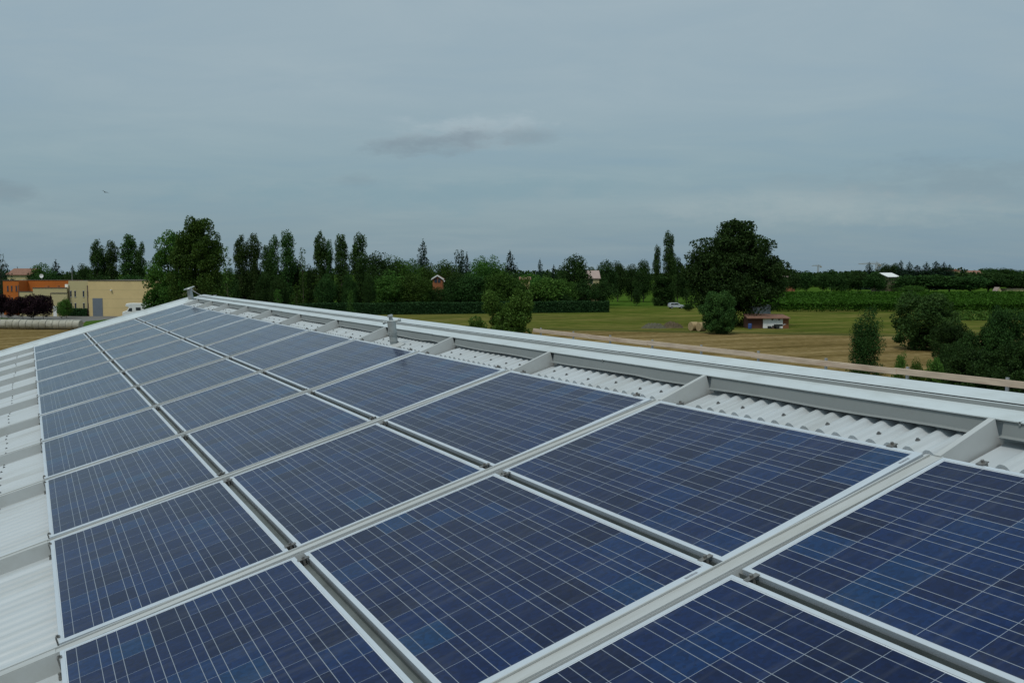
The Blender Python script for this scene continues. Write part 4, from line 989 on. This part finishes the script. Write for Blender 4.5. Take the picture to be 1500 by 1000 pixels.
def gable_house(name, x, d, wpx, y_eave, y_ridge, depth, wall, roof, label, rz=0.0, verge=None, wins=(), over=0.35, ridge_along='x', name_over=None):
    r = empty(name, gp(x, d), RZ+rz, label, 'house')
    w_ = wpx*d/F; ze = topz(y_eave, d); zr = topz(y_ridge, d)
    mb = MB(); mb.box(-w_/2, w_/2, 0, depth, 0, ze)
    if ridge_along == 'y':
        mb.poly([(-w_/2, 0, ze), (w_/2, 0, ze), (0, 0, zr-0.15)]); mb.poly([(-w_/2, depth, ze), (0, depth, zr-0.15), (w_/2, depth, ze)])
    else:
        mb.poly([(-w_/2, 0, ze), (-w_/2, depth/2, zr-.15), (-w_/2, depth, ze)]); mb.poly([(w_/2, 0, ze), (w_/2, depth, ze), (w_/2, depth/2, zr-.15)])
    mb.build('wall', M[wall], r)
    mb = MB(); t = 0.18
    if ridge_along == 'y':
        for s in (-1, 1):
            k = (zr-ze)/(w_/2); xo = s*(w_/2+over); zo = ze - k*over
            A = [(xo, -over, zo), (0, -over, zr), (0, depth+over, zr), (xo, depth+over, zo)]
            mb.poly([(a, b, c+t) for a, b, c in A]); mb.poly(A[::-1])
            for i in range(4):
                a = A[i]; b = A[(i+1) % 4]; mb.quad(a, b, (b[0], b[1], b[2]+t), (a[0], a[1], a[2]+t))
    else:
        for s, yo in ((0, -over), (1, depth+over)):
            k = (zr-ze)/(depth/2); zo = ze - k*over
            A = [(-w_/2-over, yo, zo), (w_/2+over, yo, zo), (w_/2+over, depth/2, zr), (-w_/2-over, depth/2, zr)]
            mb.poly([(a, b, c+t) for a, b, c in A]); mb.poly(A[::-1])
            for i in range(4):
                a = A[i]; b = A[(i+1) % 4]; mb.quad(a, b, (b[0], b[1], b[2]+t), (a[0], a[1], a[2]+t))
    ro = mb.build('roof', M[roof], r)
    if verge:
        mb = MB(); zr2 = zr + t
        for s in (-1, 1):
            k = (zr-ze)/(w_/2); xo = s*(w_/2+over); zo = ze-k*over+t
            mb.quad((xo, -over-.03, zo+.08), (0, -over-.03, zr2+.10), (0, -over-.03, zr2-.25), (xo, -over-.03, zo-.25))
            mb.quad((xo, -over-.03, zo+.08), (0, -over-.03, zr2+.10), (0, -over+.25, zr2+.10), (xo, -over+.25, zo+.08))
        mb.build('verge_board', M[verge], r)
    for (wx, wy, ww, hh) in wins:
        win(r, wx-ww/2, wx+ww/2, wy, wy+hh, -.03)
    return r
th = gable_house('tiled_house', 29, 262, 34, 402.5, 394, 9, 'cream', 'tile', 'cream house with brown tiled roof behind the orange building', wins=((-2, 6.0, .9, 1.1), (1.2, 6.0, .9, 1.1)))
dish = empty('satellite_dish', gp(62, 212, topz(410.5, 212)), RZ, 'small white satellite dish on the orange building roof', 'satellite dish')
mb = MB(); n = 14
for i in range(n):
    for j in range(3):
        t0, t1 = 2*math.pi*i/n, 2*math.pi*(i+1)/n; r0, r1 = .35*j/3*1.3, .35*(j+1)/3*1.3
        g_ = lambda t, r: (math.cos(t)*r, -0.6*r*r + 0.2, 1.0 + math.sin(t)*r)
        mb.quad(g_(t0, r0), g_(t1, r0), g_(t1, r1), g_(t0, r1))
mb.build('dish_bowl', M['white'], dish)
mb = MB(); mb.tube((0, .25, 0), (0, .25, 1.0), .04); mb.tube((0, .25, 1.0), (0, -.35, 1.05), .02); mb.build('dish_mast', M['galv'], dish)
tur = gable_house('brick_turret', 641, 238, 14.5, 408.5, 404, 4, 'brick', 'tile', 'narrow orange brick turret house with white gable boards above the trees', verge='white', over=.35, ridge_along='y')
boxpart(tur, 'window', 'window', -.75, -.1, -.06, .02, topz(414, 238), topz(408.3, 238)); boxpart(tur, 'window', 'window', .1, .75, -.06, .02, topz(414, 238), topz(408.3, 238))
boxpart(tur, 'parapet', 'white', 1.6, 1.9, -.6, -.3, topz(412.5, 238), topz(410.5, 238))
gable_house('pink_roofed_house', 869, 250, 17, 407.5, 397, 9, 'cream', 'tile_pink', 'pale house with pinkish roof between dark trees', wins=((-.6, topz(415, 250), .9, 1.0),))
gable_house('ochre_house', 769, 255, 14, 409.5, 406.5, 7, 'yellow', 'tile', 'partly hidden ochre house with low orange roof in the wood')
fh = gable_house('farmhouse', 1308, 436, 21, 405.5, 400.0, 11, 'cream_d', 'white', 'farmhouse with bright pale roof in the distant trees', rz=.35)
gable_house('orange_house', 1429, 640, 17, 401, 396.5, 10, 'yellow', 'tile', 'far orange roofed house on the right skyline', wins=((-2, 6, 1.2, 1.2), (2, 6, 1.2, 1.2)))
oh = empty('tower_house', gp(1398, 640), RZ, 'far ochre tower house on the right skyline', 'house')
boxpart(oh, 'wall', 'yellow', -4, 3, 0, 8, 0, topz(397, 640)); boxpart(oh, 'roof', 'tile', -4.4, 3.4, -.4, 8.4, topz(397, 640), topz(395.6, 640)); boxpart(oh, 'chimney', 'brick', 1, 2, 3, 4, topz(395.6, 640), topz(394, 640))
gable_house('white_hut', 1463, 405, 6, 426, 421, 4, 'cream', 'tile_pink', 'small white hut at the far edge of the vines', ridge_along='y', over=.1)
lb = empty('low_building', gp(1487, 425), RZ, 'long low pale building right of the white hut', 'building')
boxpart(lb, 'wall', 'cream', -4, 12, 0, 6, 0, 1.9); boxpart(lb, 'roof', 'tile_pink', -4.3, 12.3, -.3, 6.3, 1.9, 2.1)
rb = gable_house('red_barn', 1156, 470, 16, 407, 404, 10, 'shedorange', 'tile_pink', 'low reddish farm building right behind the great tree')

# ---- shed beside the great tree
sd_ = dist(481.0); sk = sd_/F
sh = empty('field_shed', gp(1119, sd_), RZ, 'low wooden shed with a white front and brown flat roof beside the great tree', 'shed')
qx = lambda x: (x-1119)*sk; qz = lambda y: topz(y, sd_)
boxpart(sh, 'wall', 'shedbrown', qx(1097), -0.01, .45, 3.4, 0, qz(464.5)); boxpart(sh, 'white_front', 'white', 0, qx(1148), 0.3, 3.39, 0.05, qz(466))
boxpart(sh, 'wall', 'shedorange', qx(1148)+.002, qx(1157), .42, 3.38, 0, qz(465))
mb = MB(); mb.poly([(qx(1094), -.25, qz(465.0)), (qx(1158), -.15, qz(465.2)), (qx(1156), 3.7, qz(461.2)), (qx(1096), 3.7, qz(460.2))])
mb.poly([(qx(1094), -.25, qz(465.0)-.14), (qx(1096), 3.7, qz(460.2)-.14), (qx(1156), 3.7, qz(461.2)-.14), (qx(1158), -.15, qz(465.2)-.14)])
mb.quad((qx(1094), -.25, qz(465.0)), (qx(1094), -.25, qz(465)-.14), (qx(1158), -.15, qz(465.2)-.14), (qx(1158), -.15, qz(465.2)))
mb.quad((qx(1158), -.15, qz(465.2)), (qx(1158), -.15, qz(465.2)-.14), (qx(1156), 3.7, qz(461.2)-.14), (qx(1156), 3.7, qz(461.2)))
mb.build('roof', M['tile'], sh)
for x in (1132.5, 1142.5): boxpart(sh, 'vent_hole', 'window', qx(x-1.2), qx(x+1.2), .26, .32, qz(469), qz(467))
sb = empty('metal_shed', gp(1103, sd_+5.0), RZ, 'taller grey sheet metal shed standing behind the white fronted shed', 'shed')
k2 = (sd_+5)/F; tz2 = lambda y: topz(y, sd_+5)
mb = MB(); x0_, x1_ = 0, 26*k2
mb.poly([(x0_, 0, 0), (x1_, 0, 0), (x1_, 0, tz2(446.5)), (x0_, 0, tz2(450.5))]); mb.poly([(x0_, 3, 0), (x0_, 3, tz2(450.5)), (x1_, 3, tz2(446.5)), (x1_, 3, 0)])
mb.quad((x1_, 0, 0), (x1_, 3, 0), (x1_, 3, tz2(446.5)), (x1_, 0, tz2(446.5))); mb.quad((x0_, 0, 0), (x0_, 0, tz2(450.5)), (x0_, 3, tz2(450.5)), (x0_, 3, 0))
mb.build('wall', M['shedmetal'], sb)
mb = MB(); mb.quad((x0_-.1, -.15, tz2(450.5)+.01), (x1_+.1, -.15, tz2(446.5)+.01), (x1_+.1, 3.1, tz2(446.5)+.01), (x0_-.1, 3.1, tz2(450.5)+.01)); mb.build('roof', M['shedmetal'], sb)
# barrel and cart in front
def cart(x, lab):
    o = empty('garden_cart', gp(x, sd_-1.2), RZ+.2, lab, 'cart')
    boxpart(o, 'tray', 'dark', -.7, .6, -.3, .3, .45, .75, bevel=.02)
    mb = MB(); mb.tube((.6, -.2, .55), (1.2, -.2, .8), .03); mb.tube((.6, .2, .55), (1.2, .2, .8), .03); mb.tube((.3, -.2, .45), (.35, -.2, 0), .03); mb.tube((.3, .2, .45), (.35, .2, 0), .03); mb.build('handle', M['galv'], o)
    for yy in (-.36, .30):
        mb = MB(); mb.tube((-.3, yy, .3), (-.3, yy+.07, .3), .3, .3, 16); mb.build('wheel', M['tyre'], o)
cart(1141, 'dark cart with wheels parked before the white shed front')
o = empty('junk_pile', gp(1131, sd_-.8), RZ, 'low dark pile of boxes left of the cart at the white shed front', 'pile')
boxpart(o, 'box', 'dark', -.6, -.1, -.2, .3, 0, .45, .02); boxpart(o, 'box', 'pipe_d', 0, .7, -.1, .3, 0, .3, .02); boxpart(o, 'box', 'dark', .1, .5, -.05, .25, .302, .5, .02)
o = empty('blue_barrel', gp(1099, sd_-.6), RZ, 'small blue barrel left of the field shed', 'barrel')
mb = MB()
for (z0, z1, ra, rb_) in ((0, .08, .26, .29), (.08, .4, .29, .31), (.4, .75, .31, .29), (.75, .85, .29, .25)): mb.tube((0, 0, z0), (0, 0, z1), ra, rb_, 16)
mb.build('barrel_body', M['blue'], o)
# ---- heaps
def heap(name, x, y, wpx, hm, mat, lab):
    d = dist(y); w_ = wpx*d/F; mb = MB(); n = 22; m = 12; ring = []
    r2 = random.Random(int(x))
    hs = [[0]*(m+1) for _ in range(n+1)]
    for i in range(n+1):
        for j in range(m+1):
            a = i/n*2-1; b = j/m*2-1; rr = a*a + b*b
            hs[i][j] = max(0, 1-rr)**0.9*hm*(0.75+0.5*r2.random()) - 0.02
    for i in range(n):
        for j in range(m):
            f_ = lambda i, j: ((i/n*2-1)*w_/2, (j/m*2-1)*w_/4, hs[i][j])
            mb.quad(f_(i, j), f_(i+1, j), f_(i+1, j+1), f_(i, j+1))
    o = mb.build(name, M[mat], None, smooth=True); o.location = gp(x, d); o.rotation_euler = (0, 0, RZ)
    tag(o, lab, 'heap')
heap('gravel_heap', 958, 480.5, 38, .85, 'gravel', 'low grey gravel heap on the grass left of the straw bales')
heap('earth_heap', 985, 480, 34, .95, 'earth', 'low brown earth heap between the gravel and the straw bales')
# ---- bales
def bale(name, mat, loc, rz, r, L_, label, group, sag=0.0):
    o = empty(name, loc, rz, label, 'bale', group); mb = MB(); n = 24; k = 6; ringp = []
    r2 = random.Random(int(loc[0]*10))
    prof = [(-L_/2, .0), (-L_/2, r*.95), (-L_/2+.06, r), (0, r*1.012), (L_/2-.06, r), (L_/2, r*.95), (L_/2, .0)]
    for x, rad in prof:
        ringp.append([(x + r2.uniform(-.01, .01), math.cos(2*math.pi*i/n)*rad*(1+r2.uniform(-.012, .012)), r*.97 + math.sin(2*math.pi*i/n)*rad*(1-.04*sag)) for i in range(n)])
    for a, b in zip(ringp[:-1], ringp[1:]):
        for i in range(n): j = (i+1) % n; mb.quad(a[i], a[j], b[j], b[i])
    mb.build('bale_body', M[mat], o, smooth=False)
    mb = MB()
    for xx in ((-L_*.25, 0, L_*.25) if mat == 'straw' else (0,)): mb.tube((xx-.012, 0, r*.97), (xx+.012, 0, r*.97), r*1.006, r*1.006, n, False)
    mb.build('binding', M['straw' if mat == 'straw' else 'bale'], o)
BD = dist(483.0)
bn = 15; xl_ = -28; xr = 118
for i in range(bn):
    x = xl_ + (xr-xl_)*(i+.5)/bn; d = BD*(1.0 + (xr-x)*0.00016)
    nm = ['second', 'third', 'fourth', 'fifth', 'sixth', 'seventh', 'eighth', 'ninth', 'tenth', 'eleventh']
    k = bn-1-i
    lab = 'grey white wrapped bale at the right end of the long bale row' if k == 0 else (f'grey white wrapped bale, {nm[k-1]} from the right end of the row' if k <= 10 else 'grey white wrapped bale cut by the left edge of the photo' if k == 11 else 'grey white wrapped bale beyond the left edge')
    bale('wrapped_bale', 'bale', gp(x, d), RZ - .05 + rnd.uniform(-.015, .015), 0.80 + rnd.uniform(-.02, .02), (xr-xl_)/bn*BD/F - .005, lab, 'wrapped bales in a long row', .5)
bale('straw_bale', 'straw', gp(1016.5, 149), RZ+.5, .70, 1.2, 'pale round straw bale, left of the two by the great tree', 'straw bales by the great tree')
bale('straw_bale', 'straw', gp(1028, 148), RZ+.5, .70, 1.2, 'pale round straw bale, right one half hidden by the round bush', 'straw bales by the great tree')

# ---- vehicles
def wheel(parent, x, y, r, w_):
    mb = MB(); mb.tube((x, y, r), (x, y+w_, r), r, r, 18); o = mb.build('wheel', M['tyre'], parent)
    c = MB(); yy = y-0.01 if y < 0 else y+w_-.01; c.tube((x, yy, r), (x, yy+.02, r), r*.6, r*.6, 14); c.build('wheel_rim', M['galv'], o)
def car():
    o = empty('parked_car', gp(990, 243), RZ+.12, 'small silver white car parked on the grass near the lawn poplars', 'car')
    L_, W_ = 3.9, 1.65
    prof = [(-1.95, .35), (-1.93, .85), (-1.80, 1.25), (-1.55, 1.46), (.25, 1.48), (.95, 1.0), (1.75, .88), (1.95, .62), (1.95, .3)]
    mb = MB(); mb.extrude(prof, -W_/2, W_/2); mb.build('body', M['carwhite'], o, bevel=.06)
    g = MB()
    for s in (-1, 1):
        y = s*(W_/2+.006)
        for P_ in ([(-1.55, .92), (-1.45, 1.33), (-.75, 1.37), (-.75, .92)], [(-.68, .92), (-.68, 1.37), (.2, 1.37), (.72, .95)]):
            q_ = [(x, y, z) for x, z in P_]; g.poly(q_ if s < 0 else q_[::-1])
    g.build('side_window', M['glass'], o)
    g = MB(); g.quad((.31, -.7, 1.46), (.31, .7, 1.46), (.97, .7, 1.01), (.97, -.7, 1.01)); g.build('windscreen', M['glass'], o); o.children[-1].location = (.012, 0, .012)
    g = MB(); g.quad((-1.845, -.65, 1.22), (-1.60, -.6, 1.46), (-1.60, .6, 1.46), (-1.845, .65, 1.22)); w_ = g.build('rear_window', M['glass'], o); w_.location = (-.02, 0, .01)
    for x in (-1.25, 1.25):
        for y in (-W_/2-.02, W_/2-.16): wheel(o, x, y, .3, .18)
    for y in (-.68, .5): boxpart(o, 'headlight', 'white', 1.93, 1.965, y, y+.2, .62, .74)
    for y in (-.74, .6): boxpart(o, 'tail_light', 'brick', -1.965, -1.93, y, y+.14, .7, .95)
car()
def camper():
    o = empty('camper_van', gp(203, 193), RZ+math.pi+.35, 'white camper van parked at the right end of the yellow warehouse', 'camper van')
    W_ = 2.1
    prof = [(-2.9, .5), (-2.9, 2.85), (1.2, 2.95), (2.3, 2.85), (2.45, 2.35), (1.75, 2.15), (2.2, 1.45), (3.0, 1.2), (3.05, .5)]
    mb = MB(); mb.extrude(prof, -W_/2, W_/2); mb.build('body', M['white'], o, bevel=.07)
    for s in (-1, 1):
        y0 = W_/2+.004 if s > 0 else -W_/2-.03
        boxpart(o, 'side_window', 'glass', -2.2, -1.0, y0, y0+.026, 1.5, 2.1); boxpart(o, 'side_window', 'glass', -.4, .5, y0, y0+.026, 1.5, 2.1)
        g = MB(); q_ = [(1.2, y0+.012, 1.3), (2.05, y0+.012, 1.38), (1.68, y0+.012, 2.0), (1.2, y0+.012, 2.0)]; g.poly(q_); g.build('cab_window', M['glass'], o)
        boxpart(o, 'stripe', 'greydoor', -2.8, 1.0, y0, y0+.022, 1.0, 1.12)
    g = MB(); g.quad((1.76, -.9, 2.1), (1.76, .9, 2.1), (2.2, .95, 1.48), (2.2, -.95, 1.48)); w_ = g.build('windscreen', M['glass'], o); w_.location = (.02, 0, .01)
    boxpart(o, 'rear_window', 'glass', -2.93, -2.895, -.6, .6, 1.6, 2.2)
    boxpart(o, 'roof_hatch', 'white', -1.5, -.9, -.3, .3, 2.9, 3.05)
    for x in (-1.8, 2.1):
        for y in (-W_/2-.01, W_/2-.2): wheel(o, x, y, .36, .21)
camper()
# ---- poles and cranes
def crane(x, ytop, d, jib0, jib1, yj, lab):
    z = topz(ytop, d); zj = topz(yj, d); k = d/F; w_ = 1.3
    o = empty('tower_crane', gp(x, d), RZ, lab, 'crane')
    mb = MB()
    for sx in (-w_/2, w_/2):
        for sy_ in (-w_/2, w_/2): mb.tube((sx, sy_, 0), (sx, sy_, zj), .14, .14, 5)
    zc_ = 0
    while zc_ < zj: mb.tube((-w_/2, -w_/2, zc_), (w_/2, -w_/2, zc_+2), .08, .08, 4); zc_ += 2
    mb.build('mast', M['crane'], o)
    mb = MB(); a = (jib0-x)*k; b = (jib1-x)*k
    mb.tube((a, 0, zj), (b, 0, zj), .22, .22, 5); mb.tube((a*.6, 0, zj+.9), (b, 0, zj+.9), .1, .1, 4); 
    n = 24
    for i in range(n): t = a + (b-a)*i/n; mb.tube((t, 0, zj), (t+(b-a)/n/2, 0, zj+.9), .07, .07, 4)
    mb.build('jib', M['crane'], o)
    mb = MB(); mb.tube((0, 0, zj), (0, 0, z), .25, .1, 5); mb.tube((0, 0, z), (a*.8, 0, zj+.5), .06, .06, 4); mb.tube((0, 0, z), (b*.7, 0, zj+.5), .06, .06, 4); mb.build('tower_head', M['crane'], o)
    boxpart(o, 'counterweight', 'concrete', (b if abs(b) < abs(a) else a)-1, (b if abs(b) < abs(a) else a)+1, -.7, .7, zj-2, zj-.2)
crane(1282.5, 383, 780, 1256, 1287, 386.8, 'tower crane above the trees, its long arm pointing left')
crane(1197, 387, 1100, 1188, 1201, 389.5, 'faint farther crane just right of the great tree')
def pole(x, ytop, d, lab, r=.05, arm=True, base=0):
    o = empty('lamp_post', gp(x, d), RZ, lab, 'lamp post'); h = topz(ytop, d)
    mb = MB(); mb.tube((0, 0, 0), (0, 0, h), r*1.5, r, 8); mb.build('pole', M['galv'], o)
    mb = MB(); mb.box(-.5, .1, -.1, .1, h-.02, h+.1); mb.build('lamp_head', M['galv'], o)
pole(107, 399, 206, 'thin lamp post rising behind the cream annexes left of the warehouse poplars', .045)
# small bird high on the left
mb = MB(); 
for s in (-1, 1): mb.poly([(0, .12, 0), (s*.28, .06, .12), (s*.6, -.05, .02), (s*.25, -.07, .06), (0, -.1, 0)])
mb.tube((0, .2, -.01), (0, -.22, 0), .05, .02, 8)
bo = mb.build('bird', M['dark']); bo.location = gp(159.5, 120, topz(283, 120)); bo.rotation_euler = (.2, .3, .6)
tag(bo, 'tiny dark bird flying in the sky at the upper left', 'bird')
